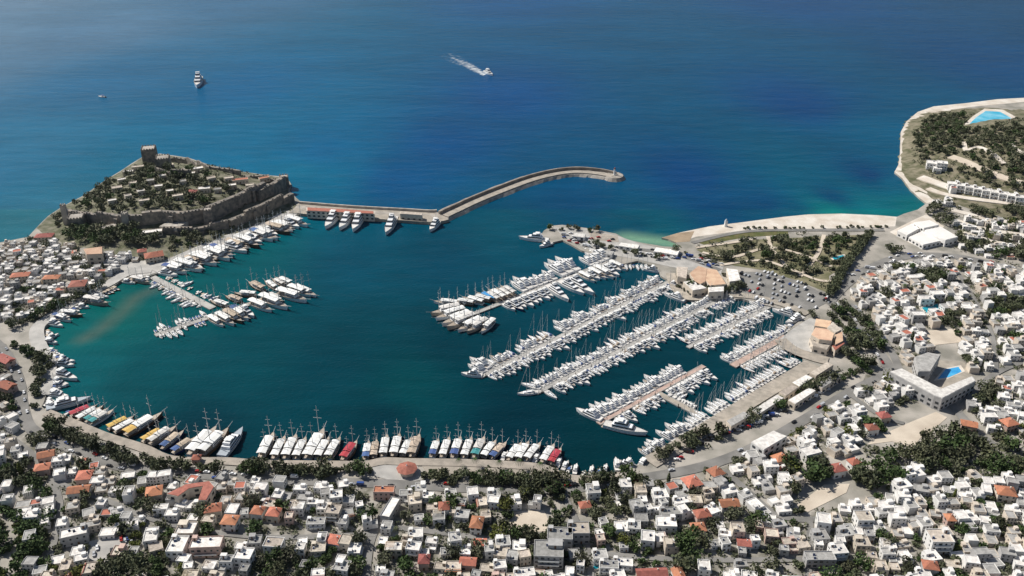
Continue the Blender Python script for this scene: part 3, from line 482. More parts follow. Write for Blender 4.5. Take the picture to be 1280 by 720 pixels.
for p, h_, lb in (([(1122, 288), (1140, 279), (1152, 284), (1134, 294)], 5, 'white terrace hall nearest the beach, first of four above the garden'), ([(1142, 278), (1162, 275), (1174, 281), (1155, 285)], 7, 'tallest white hall of four, toward the cove'), ([(1156, 287), (1176, 283), (1198, 296), (1182, 300)], 6, 'white hall of four ending in a long slant, by the hillside'), ([(1136, 296), (1154, 288), (1176, 301), (1154, 306)], 4, 'lowest white hall of four, facing the main road')):
    block('terrace_hall', p, h_, 'white_wall', 'hall_roof', lb, 'hall')
for p, h_, m_, lb in (([(1020, 398), (1040, 401), (1036, 410), (1018, 407)], 6, 'peach_roof', 'upper peach-roofed wing of the round marina arcade'), ([(1041, 402), (1052, 412), (1044, 416), (1034, 409)], 7, 'beige_roof', 'pale corner pavilion of the round marina arcade'), ([(1019, 409), (1034, 411), (1043, 417), (1040, 426), (1024, 424), (1014, 418)], 8, 'peach_roof', 'big central peach roof of the round marina arcade'), ([(1044, 418), (1053, 414), (1054, 426), (1044, 431)], 6, 'peach_roof', 'outer peach wing facing the road, round marina arcade'), ([(1012, 422), (1024, 426), (1040, 428), (1034, 437), (1016, 432)], 5, 'beige_roof', 'lowest beige wing of the round marina arcade')):
    block('shopping_arcade', p, h_, 'cream_wall', m_, lb, 'arcade')
block('arcade_wing', [(1040, 432), (1053, 424), (1056, 429), (1044, 438)], 5, 'cream_wall', 'red_tile', 'small dark red wing attached beside the round arcade', 'shop')
for k, (p, m_, lb) in enumerate(([[(862, 341), (873, 332), (884, 335), (882, 352), (872, 357)], 'peach_roof', 'pale peach-roofed chandlery nearest the dock bend'], [[(884, 335), (896, 337), (908, 355), (888, 357), (882, 350)], 'peach_roof', 'deeper peach-roofed boat hall in the marina yard'], [[(846, 333), (860, 334), (858, 348), (847, 345)], 'beige_roof', 'beige flat-roofed office on the dock corner'],
   [[(854, 352), (866, 350), (884, 360), (866, 363)], 'white_roof', 'white low yard building along the curved dock lane'], [[(908, 335), (922, 337), (926, 350), (912, 352)], 'white_roof', 'square white workshop beside the car park'], [[(885, 359), (905, 358), (905, 364), (886, 365)], 'white_roof', 'narrow white store facing the dock lane'])):
    block('marina_building', p, 6, 'cream_wall', m_, lb, 'marina building')
for k, (p, m_, lb) in enumerate(([[(940, 513), (972, 493), (980, 497), (948, 518)], 'white_roof', 'pale long roofed shed in the boatyard row, lowest on the quay'], [[(974, 490), (990, 480), (998, 484), (982, 495)], 'beige_roof', 'middle shed of the row behind the marina quay'], [[(990, 478), (1008, 468), (1016, 472), (999, 483)], 'white_roof', 'third shed up the row behind the marina quay'], [[(1012, 466), (1034, 452), (1042, 456), (1020, 470)], 'beige_roof', 'top shed of the row near the round arcade'],
   [[(908, 526), (930, 514), (938, 519), (914, 533)], 'grey_roof', 'grey shed beside the quay trees'], [[(985, 500), (1012, 484), (1020, 488), (994, 505)], 'white_roof', 'second-row pale shed behind the middle one'], [[(1020, 480), (1045, 466), (1052, 470), (1028, 485)], 'grey_roof', 'second-row grey shed near the arcade'])):
    block('boat_shed', p, 4.5, 'cream_wall', m_, lb, 'boat shed')
for p, lb in (([(776, 303), (800, 306), (797, 311), (773, 307)], 'first low white shed along the hook mole lagoon'), ([(820, 309), (850, 313), (847, 319), (817, 314)], 'second low white shed along the hook mole lagoon'), ([(718, 291), (732, 292), (731, 297), (716, 295)], 'small white office at the head of the hook mole'), ([(752, 312), (768, 314), (765, 319), (749, 316)], 'grey store on the inner edge of the hook mole')):
    block('mole_shed', p, 3.2, 'white_wall', 'grey_roof' if 'grey' in lb else 'white_roof', lb, 'shed')
for px, py, w_, d_, h_, lb in ((1166, 203, 13, 12, 7, 'front cube of the white villa under the headland wood'), (1178, 203, 12, 11, 9, 'taller rear cube of the white villa under the headland wood'), (1172, 210, 9, 8, 5, 'lowest cube of the white villa under the headland wood')): building('hillside_villa', px, py, fp(w_, d_, h_, tank=1, balcony=1, seed=px), h_, -20, 'white_wall', 'white_roof', lb, 'villa', rad=w_ * .5)
def draped(name, pts, width, m):
    w = []
    for p in smooth_path(pts, 5): w.append(T(*p)[:2])
    ns_ = offsets(w, width / 2), offsets(w, -width / 2); n_ = len(w)
    v = [(x, y, ground(x, y) + .7) for x, y in ns_[0]] + [(x, y, ground(x, y) + .7) for x, y in ns_[1]] + [(x, y, ground(x, y) - 1.5) for x, y in ns_[0]] + [(x, y, ground(x, y) - 1.5) for x, y in ns_[1]]
    f = [(i, i + 1, n_ + i + 1, n_ + i) for i in range(n_ - 1)] + [(2 * n_ + i, 2 * n_ + i + 1, i + 1, i) for i in range(n_ - 1)] + [(n_ + i, n_ + i + 1, 3 * n_ + i + 1, 3 * n_ + i) for i in range(n_ - 1)]
    kind(link(name, MB().add(v, f).mesh(name, [m])), 'structure'); TAKEN_SEG.extend((w[i], w[i + 1], width / 2) for i in range(n_ - 1))
for p_, w_, m_ in (([(1188, 196), (1205, 202), (1230, 213), (1262, 225), (1300, 236)], 8, 'sand'), ([(1150, 222), (1168, 228), (1190, 236)], 9, 'beach'), ([(1160, 236), (1180, 243), (1215, 249), (1290, 258)], 6, 'beach'), ([(1205, 178), (1208, 188), (1222, 184), (1240, 192), (1255, 205)], 4, 'beach'), ([(1262, 180), (1275, 190), (1290, 195)], 5, 'beach'), ([(1185, 262), (1210, 268), (1240, 276), (1290, 280)], 7, 'beach'), ([(1195, 276), (1225, 286), (1290, 296)], 7, 'beach'), ([(1200, 290), (1240, 302), (1290, 312)], 6, 'beach')): draped('terrace_path', p_, w_, m_)
for k in range(9):
    t = k / 8; px, py = 1192 + 84 * t, 229 + 17 * t
    building('hotel_villa', px, py, fp(11.5, 10, 7, cabin=1, balcony=1, seed=k), 7, -14, 'white_wall', 'white_roof', 'white hotel unit', 'villa', 'in the stepped row below the headland wood', 'white hotel units on the headland', 6)
block('old_harbour_hall', [(104, 311), (128, 308), (128, 317), (108, 318)], 9, 'cream_wall', 'peach_roof', 'long peach-roofed hall beside the castle trees', 'hall')
for px, py, dims, rot, lb in ((192, 317, (17, 13, 6, 2.6), 25, 'orange-brown hipped customs house on the castle square'), (55, 293, (17, 10, 6, 2.4), 8, 'red-tiled house on the outer shore below the castle'), (97, 353, (14, 13, 8, 2), 10, 'pinkish red-roofed house on the harbour promenade'), (177, 312, (8, 7, 5, 2), 20, 'small red-roofed house beside the customs house'), (240, 238, (9, 8, 5, 2), 0, 'crimson-roofed chapel inside the castle walls'), (25, 342, (16, 9, 6, 1.8), 12, 'terracotta roofed inn in the dense old town'), (64, 345, (14, 8, 6, 1.8), 5, 'terracotta roof beside the old town lane')):
    building('tiled_house', px, py, tp(*dims, seed=px), dims[2] + 1, rot, 'cream_wall', 'red_tile' if 'red' in lb or 'crim' in lb else 'tile_roof', lb, 'house', group='tiled houses', rad=dims[0] * .55)
r = empty('quay_pavilion', (*G(509, 591), 1.55)); link('wall', MB().tube((0, 0, 0), (0, 0, 3), 4.2, n=8).mesh('wall'), r, m='cream_wall'); link('roof', MB().tube((0, 0, 3), (0, 0, 4.6), 5.6, 1.0, n=8).mesh('roof'), r, m='red_tile'); link('finial', MB().tube((0, 0, 4.6), (0, 0, 5.6), .4, .1).mesh('finial'), r, m='paint_white')
tag(r, 'octagonal red-roofed pavilion on the waterfront plaza', 'pavilion'); TAKEN.append((*G(509, 591), 9))
def pool(poly, m, lb, z=None):
    z = T(sum(p[0] for p in poly) / len(poly), sum(p[1] for p in poly) / len(poly))[2] + .1; w = [G(*p, z) for p in poly]; cx, cy = sum(p[0] for p in w) / len(w), sum(p[1] for p in w) / len(w); q = [(a - cx, b_ - cy) for a, b_ in w]
    r = empty('swimming_pool', (cx, cy, z)); link('pool_deck', MB().prism([(a * 1.3, b_ * 1.3) for a, b_ in q], -7, .25).mesh('pool_deck', ['beach']), r); link('basin_water', MB().prism(q, .1, .32).mesh('basin_water', [m]), r); tag(r, lb, 'pool'); TAKEN_POLY.append([(a * 1.3 + cx, b_ * 1.3 + cy) for a, b_ in q])
pool([(1208, 159), (1220, 147), (1232, 139), (1250, 140), (1264, 148), (1256, 154), (1230, 160)], 'pool_cyan', 'large bright blue hotel pool on the headland tip')
pool([(1172, 474), (1182, 462), (1198, 459), (1202, 465), (1186, 472)], 'pool_tile', 'blue swimming pool enclosed by the V-shaped hotel')
pool([(1152, 385), (1172, 380), (1174, 390), (1160, 393)], 'pool_aqua', 'turquoise pool between white hotel blocks')
pool([(1040, 322), (1054, 319), (1056, 323), (1044, 326)], 'pool_aqua', 'small green-blue pool in the beach garden')
pool([(738, 708), (752, 704), (758, 708), (744, 712)], 'pool_aqua', 'pale blue pool at the lower edge of town')
# -- castle
def wall_run(pts, h, th, root, name='curtain_wall', m='stone', rz=None):
    mb = MB(); w = [T(*p) for p in pts]; w = [(a - CX, b_ - CY, z) for a, b_, z in w]
    fine = []
    for i in range(len(w) - 1):
        (x0, y0, z0), (x1, y1, z1) = w[i], w[i + 1]; l = hypot(x1 - x0, y1 - y0); n_ = max(1, int(l / 13))
        fine += [(x0 + (x1 - x0) * k / n_, y0 + (y1 - y0) * k / n_, z0 + (z1 - z0) * k / n_) for k in range(n_)]
    w = fine + [w[-1]]
    for i in range(len(w) - 1):
        (x0, y0, z0), (x1, y1, z1) = w[i], w[i + 1]; l = hypot(x1 - x0, y1 - y0); ux, uy = (x1 - x0) / l, (y1 - y0) / l; tk = th * random.uniform(.85, 1.2); nx_, ny_ = -uy * tk / 2, ux * tk / 2
        top = (z0 + z1) * .5 + h + random.choice((-1.6, -.8, 0, 0, .7, 1.3)) + .003 * i; e = .8 if i < len(w) - 2 else 0
        mb.prism([(x0 + nx_, y0 + ny_), (x1 + nx_ + ux * e, y1 + ny_ + uy * e), (x1 - nx_ + ux * e, y1 - ny_ + uy * e), (x0 - nx_, y0 - ny_)], min(z0, z1) - 6, top)
        if random.random() < .3:             # a buttress
            q = (x0 + x1) / 2, (y0 + y1) / 2; b = 1.6; sx, sy = ux * b, uy * b
            mb.prism([(q[0] - sx - nx_ * .9, q[1] - sy - ny_ * .9), (q[0] + sx - nx_ * .9, q[1] + sy - ny_ * .9), (q[0] + sx - nx_ * 1.9, q[1] + sy - ny_ * 1.9), (q[0] - sx - nx_ * 1.9, q[1] - sy - ny_ * 1.9)], min(z0, z1) - 6, top - 2.2)
        k = int(l / 2.6)
        for j in range(k):
            if random.random() < .35: continue
            t = (j + .25) / k * l; a = [(x0 + ux * t - nx_, y0 + uy * t - ny_), (x0 + ux * (t + 1.3) - nx_, y0 + uy * (t + 1.3) - ny_)]
            mb.prism([a[0], a[1], (a[1][0] + nx_ * .4, a[1][1] + ny_ * .4), (a[0][0] + nx_ * .4, a[0][1] + ny_ * .4)], top - .002, top + random.uniform(.7, 1.4))
    return link(name, mb.mesh(name, [m]), root)
CX, CY = G(228, 250); castle = empty('castle', (CX, CY, 0)); tag(castle, 'medieval stone castle with curtain walls and towers on its rocky peninsula', 'castle')
for pts, h, th in (([(84, 274), (108, 276), (140, 279), (158, 281)], 8, 3.5), ([(158, 281), (180, 280), (204, 276)], 10, 4), ([(204, 276), (232, 280), (262, 276), (296, 260), (332, 242)], 11, 4.5), ([(288, 284), (326, 268), (366, 250)], 8, 4), ([(322, 250), (338, 243), (356, 236)], 9, 4),
   ([(202, 200), (235, 204), (262, 211), (300, 219), (336, 225), (358, 230)], 3.5, 2.5), ([(205, 290), (240, 292), (286, 284)], 5, 3), ([(196, 216), (215, 221), (240, 222)], 6, 3)):
    wall_run(pts, h, th, castle)
for px, py, w_, h, lb, m_ in ((189, 203, 14, 15, 'square tower with pale flat top', 'stone'), (206, 212, 13, 12, 'grey square keep', 'stone'), (84, 279, 5, 16, 'slim corner tower', 'stone_pale'), (159, 283, 6, 11.5, 'wall tower', 'stone_pale'), (98, 283, 13, 9, 'bastion', 'stone'), (356, 232, 9, 9, 'sea corner tower', 'stone'), (262, 279, 8, 12.5, 'gate tower', 'stone')):
    x, y, z = T(px, py); t_ = link('tower', MB().box(-w_ / 2, w_ / 2, -w_ / 2, w_ / 2, -7, h, taper=.5).mesh('tower', [m_]), castle, (x - CX, y - CY, z), .25); t_['label'] = lb
    mb = MB(); n_ = max(3, int(w_ / 2.4))
    for s_ in range(4):
        for k in range(n_):
            a = -w_ / 2 + .6 + (w_ - 1.2) * k / n_; u0, u1 = a, a + (w_ - 1.2) / n_ * .5; e = w_ / 2 - .55
            mb.box(*((u0, u1, -e, -e + .7) if s_ == 0 else (u0, u1, e - .7, e) if s_ == 1 else (-e, -e + .7, u0, u1) if s_ == 2 else (e - .7, e, u0, u1)), h, h + 1.2)
    link('battlement', mb.mesh('battlement', [m_]), t_); link('tower_roof', MB().box(-w_ / 2 + 1.3, w_ / 2 - 1.3, -w_ / 2 + 1.3, w_ / 2 - 1.3, h - .2, h + .3).mesh('tower_roof', ['stone_pale']), t_)
    TAKEN.append((x, y, w_ * .6))
x, y, z = T(217, 286); cr = link('courtyard', MB().prism([(a - CX, b_ - CY) for a, b_ in (T(*p)[:2] for p in ((200, 288), (212, 278), (236, 281), (222, 293)))], z - 4, z + 3.5).mesh('courtyard', ['stone_pale']), castle)
for k, (px, py, w_, d_, m_) in enumerate(((160, 214, 12, 7, 'white_roof'), (172, 208, 14, 6, 'beige_roof'), (146, 234, 11, 8, 'beige_roof'), (176, 238, 8, 7, 'white_roof'), (255, 235, 13, 8, 'white_roof'), (228, 226, 8, 7, 'grey_roof'), (247, 210, 12, 7, 'white_roof'), (212, 206, 9, 7, 'beige_roof'), (300, 224, 18, 7, 'tile_roof'), (286, 222, 10, 6, 'beige_roof'), (330, 222, 12, 6, 'tile_roof'), (240, 216, 7, 6, 'white_roof'), (188, 225, 8, 7, 'grey_roof'), (212, 238, 8, 6, 'white_roof'), (136, 283, 14, 9, 'stone_pale'), (190, 289, 20, 8, 'white_roof'), (290, 231, 9, 6, 'white_roof'), (152, 224, 9, 6, 'white_roof'), (166, 228, 8, 7, 'beige_roof'), (198, 232, 9, 6, 'white_roof'), (222, 244, 11, 6, 'beige_roof'), (264, 222, 9, 7, 'beige_roof'), (272, 236, 8, 6, 'grey_roof'), (180, 250, 11, 6, 'beige_roof'), (140, 250, 9, 6, 'white_roof'), (225, 212, 10, 5, 'white_roof'), (312, 231, 9, 6, 'beige_roof'), (203, 219, 8, 6, 'white_roof'), (160, 244, 7, 6, 'stone_pale'))):
    building('castle_house', px, py, fp(w_, d_, 4.2, seed=300 + k), 4.2, 12 + k * 7 % 25, 'cream_wall', m_, ('pale' if m_ in ('white_roof', 'beige_roof', 'stone_pale') else 'grey' if m_ == 'grey_roof' else 'terracotta-roofed') + ' stone lodge', 'house', 'among the trees inside the castle', 'lodges inside the castle', w_ * .55)
# -- breakwater
w = [G(*p, 3) for p in smooth_path([(368, 259), (430, 264), (500, 268), (544, 270), (562, 264), (590, 251), (622, 238), (660, 224), (692, 216), (720, 213), (748, 215), (768, 219)], 5)]
bw = empty('breakwater', (0, 0, 0)); tag(bw, 'long stone breakwater bending out to sea from the castle', 'breakwater')
k = 15; nW = len(w)
link('bastion_quay', ribbon_mb(w[:18], 11, -11, -3, 2.6).mesh('bastion_quay', ['tan_pave']), bw)
mb = MB(); L1, L2, R1, R2 = offsets(w, 14), offsets(w, 8.5), offsets(w, -8), offsets(w, -11.5); v = []
for i in range(nW):
    e = 1 if i >= 16 else .55
    e *= random.uniform(.9, 1.12); v += [(w[i][0] + (L1[i][0] - w[i][0]) * e, w[i][1] + (L1[i][1] - w[i][1]) * e, -2), (w[i][0] + (L2[i][0] - w[i][0]) * e, w[i][1] + (L2[i][1] - w[i][1]) * e, 2.9 + random.uniform(-.3, .3)), (*R1[i], 2.2), (w[i][0] + (R2[i][0] - w[i][0]) * e, w[i][1] + (R2[i][1] - w[i][1]) * e, -2)]
mb.add(v, [(i * 4 + j + 1, i * 4 + j, i * 4 + 4 + j, i * 4 + 5 + j) for i in range(nW - 1) for j in range(3)] + [((nW - 1) * 4, (nW - 1) * 4 + 1, (nW - 1) * 4 + 2, (nW - 1) * 4 + 3)])
link('rock_slope', mb.mesh('rock_slope', ['stone_pale']), bw)
link('rubble_head', MB().tube((*w[-1], -2), (*w[-1], 3.1), 12.5, 8.5, 14).mesh('rubble_head', ['stone_pale']), bw)
link('roadway', ribbon_mb(w[17:], -.5, -7, 1.5, 3.25).mesh('roadway', ['tan_pave']), bw); link('sea_wall', ribbon_mb(w[17:], 4.2, 2.4, 1.5, 5.4).mesh('sea_wall', ['rock']), bw); link('sea_wall', ribbon_mb(w[:17], 10.6, 9.2, 1.5, 4.6).mesh('sea_wall', ['stone_pale']), bw)
block('ferry_terminal', [(383, 259), (425, 261), (468, 264), (468, 267), (425, 265), (383, 263)], 6.5, 'cream_wall', 'red_tile', 'long low red-roofed terminal along the breakwater root', 'terminal')
block('ferry_office', [(500, 264), (528, 266), (528, 269), (500, 267)], 6, 'cream_wall', 'beige_roof', 'low beige office near the bend of the breakwater', 'office')
r = empty('harbour_beacon', (*w[-1], 3.1)); link('tower', MB().tube((0, 0, 0), (0, 0, 6), 1.1, .8, 8).mesh('tower', ['paint_white']), r); link('lamp_house', MB().tube((0, 0, 6), (0, 0, 7.6), .9, .5, 8).mesh('lamp_house', ['red_tile']), r); tag(r, 'small white beacon on the round end of the breakwater', 'beacon')
r = empty('harbour_beacon', (*G(907, 283), 1.6)); link('tower', MB().tube((0, 0, 0), (0, 0, 5), 1.6, 1.3, 8).mesh('tower', ['paint_white']), r); link('lamp_house', MB().tube((0, 0, 5), (0, 0, 6.6), 1.4, .4, 8).mesh('lamp_house', ['boat_grey']), r); tag(r, 'small round white hut at the tip of the beach spit', 'beacon')
# ------------------------------------------------------------------ pontoons
PIER = {}
def pier(a, b, width, m, label, key, cat='pontoon', h=.75):
    p, q = G(*a, h), G(*b, h); l = hypot(q[0] - p[0], q[1] - p[1]); r = empty('pontoon', (*p, 0), atan2(q[1] - p[1], q[0] - p[0])); PIER[key] = (p, q, width)
    link('walkway', MB().box(0, l, -width / 2, width / 2, .15, h).mesh('walkway', [m]), r)
    for s in (-1, 1): link('edge_beam', MB().box(0, l, s * width / 2 - .18, s * width / 2 + .18, .05, h + .12).mesh('edge_beam', ['concrete']), r)
    ped = MB().box(-.2, .2, -.2, .2, 0, 1.1).mesh('power_post', ['paint_white']); pile = MB().tube((0, 0, -2), (0, 0, 2.6), .25).mesh('pile', ['bark'])
    for k in range(int(l / 14)): link('power_post', ped, r, (7 + k * 14, width / 2 - .6, h)); link('pile', pile, r, (3 + k * 14, -width / 2 - .45, 0))
    return tag(r, label, cat)
pier((566, 402), (776, 321), 3.4, 'concrete', 'wide pontoon crowded with wooden gulets at its outer end', 'gulet')
pier((600, 471), (837, 351), 3, 'concrete', 'long pontoon second from the harbour mouth', 'long')
pier((670, 491), (912, 368), 3, 'concrete', 'longest pontoon, lined with white yachts on both sides', 'longest')
pier((860, 434), (976, 376), 3, 'concrete', 'short pontoon rooted at the big car park', 'short')
pier((916, 457), (983, 420), 5, 'pink_pave', 'broad pinkish jetty below the round arcade', 'jetty', 'jetty')
pier((748, 529), (880, 457), 3.2, 'pink_pave', 'detached pinkish pontoon in the middle of the basin', 'island')
pier((822, 491), (872, 517), 4, 'tan_pave', 'short cross link from the detached pontoon to the quay', 'link')
pier((190, 346), (266, 385), 5, 'concrete', 'stem of the T-shaped pier leaving the castle square', 'stem', 'jetty')
pier((194, 419), (368, 361), 4, 'concrete', 'cross arm of the T-shaped pier', 'tee', 'jetty')
# ------------------------------------------------------------------ boats (stern at the origin, bow along +y)
def hull_mb(L, B, fb, sheer=.5, full=2.3, stern=.86):
    mb = MB(); v = []; n = 11
    for i in range(n):
        s = i / (n - 1); w = B / 2 * (stern + (1 - stern) * min(1, s / .3)) * (1 if s < .4 else max(.02, 1 - ((s - .4) / .6) ** full)); z = fb + sheer * s * s; y = L * s
        v += [(-w, y, z), (-w * .86, y - L * .035 * s, .02), (0, y - L * .09 * s, -.5), (w * .86, y - L * .035 * s, .02), (w, y, z)]
    f = [(i * 5 + j, i * 5 + 5 + j, i * 5 + 6 + j, i * 5 + 1 + j) for i in range(n - 1) for j in range(4)] + [(0, 1, 2, 3, 4)]
    return mb.add(v, f)
def deck_mb(L, B, fb, sheer=.5, full=2.3, stern=.86, ins=.9, dz=-.1):
    mb = MB(); v = []; n = 11
    for i in range(n):
        s = i / (n - 1); w = ins * B / 2 * (stern + (1 - stern) * min(1, s / .3)) * (1 if s < .4 else max(.02, 1 - ((s - .4) / .6) ** full)); v += [(-w, .15 + (L - .5) * s, fb + sheer * s * s + dz), (w, .15 + (L - .5) * s, fb + sheer * s * s + dz)]
    return mb.add(v, [(i * 2, i * 2 + 1, i * 2 + 3, i * 2 + 2) for i in range(n - 1)])
def wedge(mb, y0, y1, t0, t1, z0, z1, w0, w1):
    return mb.add([(-w0, y0, z0), (w0, y0, z0), (w0 * .86, y1, z0), (-w0 * .86, y1, z0), (-w1, t0, z1), (w1, t0, z1), (w1 * .82, t1, z1), (-w1 * .82, t1, z1)], [(0, 1, 5, 4), (1, 2, 6, 5), (2, 3, 7, 6), (3, 0, 4, 7), (4, 5, 6, 7), (3, 2, 1, 0)])
def yacht(L, B, fb, levels, deck='deck_pale', hull='boat_white', arch=True):
    P = [('hull', hull_mb(L, B, fb, .6).mesh('hull'), hull), ('deck', deck_mb(L, B, fb, .6).mesh('deck'), deck)]; z = fb - .05; y0, y1, wd = L * .2, L * .72, B * .40
    for k in range(levels):
        hh = 1.9 if L > 18 else 1.5
        sub = [('window', wedge(MB(), y0 + .5, y1 + .06 - hh * .3, y0 + .5, y1 + .07 - hh * .62, z + hh * .42, z + hh * .80, wd + .03, wd - .02).mesh('window'), 'glass')]
        P.append(('cabin' if k == 0 else 'flybridge', wedge(MB(), y0, y1, y0 + .1, y1 - hh * .95, z, z + hh, wd, wd * .92).mesh('cabin'), 'boat_white', (0, 0, 0), 0, sub))
        z += hh; y0 += L * .05; y1 -= L * .14; wd *= .84
    P.append(('hardtop', MB().box(-wd, wd, y0, y1, z + .9, z + 1.0).mesh('hardtop'), 'canvas_white'))
    if arch:
        mb = MB()
        for s in (-1, 1): mb.tube((s * wd * .9, y0 + .6, z), (s * wd * .9, y0 + .2, z + .95), .09)
        P.append(('radar_arch', mb.mesh('radar_arch'), 'boat_white'))
        P.append(('antenna', MB().tube((0, y0 + .4, z + 1), (0, y0 + .2, z + 3.6), .06, .03).mesh('antenna'), 'mast'))
    P.append(('swim_platform', MB().box(-B * .36, B * .36, -1.0, .1, .15, .35).mesh('swim_platform'), 'teak'))
    return P
def sailer(L, B, fb, mh, cover='canvas_blue', hull='boat_white'):
    m_ = MB().tube((0, L * .56, fb), (0, L * .56, fb + mh), .17, .10, 6)
    for k in (.38, .68): m_.tube((-B * .35 * (1.2 - k), L * .56, fb + mh * k), (B * .35 * (1.2 - k), L * .56, fb + mh * k), .05)
    return [('hull', hull_mb(L, B, fb, .4, 1.9, .7).mesh('hull'), hull), ('deck', deck_mb(L, B, fb, .4, 1.9, .7).mesh('deck'), 'deck_pale'), ('coachroof', wedge(MB(), L * .32, L * .72, L * .33, L * .68, fb - .05, fb + .6, B * .3, B * .24).mesh('coachroof'), 'boat_white', (0, 0, 0), 0, [('window', wedge(MB(), L * .36, L * .66, L * .36, L * .655, fb + .2, fb + .42, B * .295, B * .28).mesh('window'), 'glass')]),
      ('sprayhood', wedge(MB(), L * .22, L * .33, L * .24, L * .31, fb, fb + 1.3, B * .33, B * .28).mesh('sprayhood'), cover), ('mast', m_.mesh('mast'), 'mast'), ('boom', MB().tube((0, L * .56, fb + 1.5), (0, L * .16, fb + 1.5), .1).mesh('boom'), 'mast', (0, 0, 0), 0, [('sail_cover', MB().tube((0, L * .54, fb + 1.75), (0, L * .17, fb + 1.65), .24, .16, 6).mesh('sail_cover'), cover)]), ('forestay', MB().tube((0, L * .97, fb + .4), (0, L * .57, fb + mh * .96), .05).mesh('forestay'), 'mast')]
def gulet(L, B, hull, cano, stern=None, mh=15, masts=2):
    fb = 1.7; P = [('hull', hull_mb(L, B, fb, 1.1, 2.0, .72).mesh('hull'), hull), ('deck', deck_mb(L, B, fb, 1.1, 2.0, .72).mesh('deck'), 'teak'), ('bulwark', deck_mb(L, B * 1.02, fb, 1.1, 2.0, .72, 1.0, .03).mesh('bulwark'), 'deck_pale')]
    P[2] = ('bowsprit', MB().tube((0, L * .95, fb + 1.0), (0, L * 1.14, fb + 2.0), .16, .09).mesh('bowsprit'), 'mast')
    P.append(('cabin', wedge(MB(), L * .3, L * .66, L * .31, L * .64, fb - .1, fb + 1.5, B * .3, B * .28).mesh('cabin'), 'boat_white', (0, 0, 0), 0, [('window', wedge(MB(), L * .34, L * .62, L * .34, L * .615, fb + .5, fb + 1.0, B * .30, B * .295).mesh('window'), 'glass')]))
    P.append(('wheelhouse', wedge(MB(), L * .1, L * .29, L * .11, L * .28, fb - .1, fb + 1.1, B * .28, B * .26).mesh('wheelhouse'), 'teak'))
    def cnp(y0, y1, z):
        return MB().add([(-B * .42, y0, z), (0, y0, z + .45), (B * .42, y0, z), (-B * .40, y1, z), (0, y1, z + .45), (B * .40, y1, z), (-B * .42, y0, z - .12), (B * .42, y0, z - .12), (-B * .4, y1, z - .12), (B * .4, y1, z - .12)], [(0, 1, 4, 3), (1, 2, 5, 4), (6, 8, 9, 7), (0, 3, 8, 6), (5, 2, 7, 9)])
    P.append(('canopy', cnp(L * .26, L * .68, fb + 3.0).mesh('canopy'), cano)); P.append(('stern_awning', cnp(L * .01, L * .245, fb + 2.7).mesh('stern_awning'), stern or cano))
    pm = MB()
    for y in (.03, .235, .27, .47, .67):
        for s in (-1, 1): pm.tube((s * B * .38, L * y, fb - .1), (s * B * .38, L * y, fb + 2.75), .06, n=4)
    for s in (-1, 1): pm.tube((s * B * .38, L * .03, fb + 2.72), (s * B * .38, L * .67, fb + 2.72), .05, n=4)
    P.append(('awning_frame', pm.mesh('awning_frame'), 'mast'))
    for k in range(masts):
        y = L * (.70, .34)[k]; h = mh * (1, .82)[k]; mb = MB().tube((0, y, fb), (0, y, fb + h), .22, .12, 6).tube((-B * .34, y, fb + h * .62), (B * .34, y, fb + h * .62), .09); mb.tube((-B * .2, y, fb + h * .86), (B * .2, y, fb + h * .86), .07)
        P.append(('mast', mb.mesh('mast'), 'mast'))
    return P
def dinghy(L, B, hull='boat_white', top='canvas_white'):
    return [('hull', hull_mb(L, B, .7, .4).mesh('hull'), hull), ('deck', deck_mb(L, B, .7, .4, ins=.8, dz=-.2).mesh('deck'), 'deck_pale'), ('console', wedge(MB(), L * .4, L * .6, L * .42, L * .55, .5, 1.3, B * .22, B * .18).mesh('console'), 'boat_white'), ('bimini', MB().box(-B * .36, B * .36, L * .2, L * .55, 1.9, 2.0).mesh('bimini'), top), ('outboard', MB().box(-.25, .25, -.5, .05, .2, 1.1).mesh('outboard'), 'car_black')]
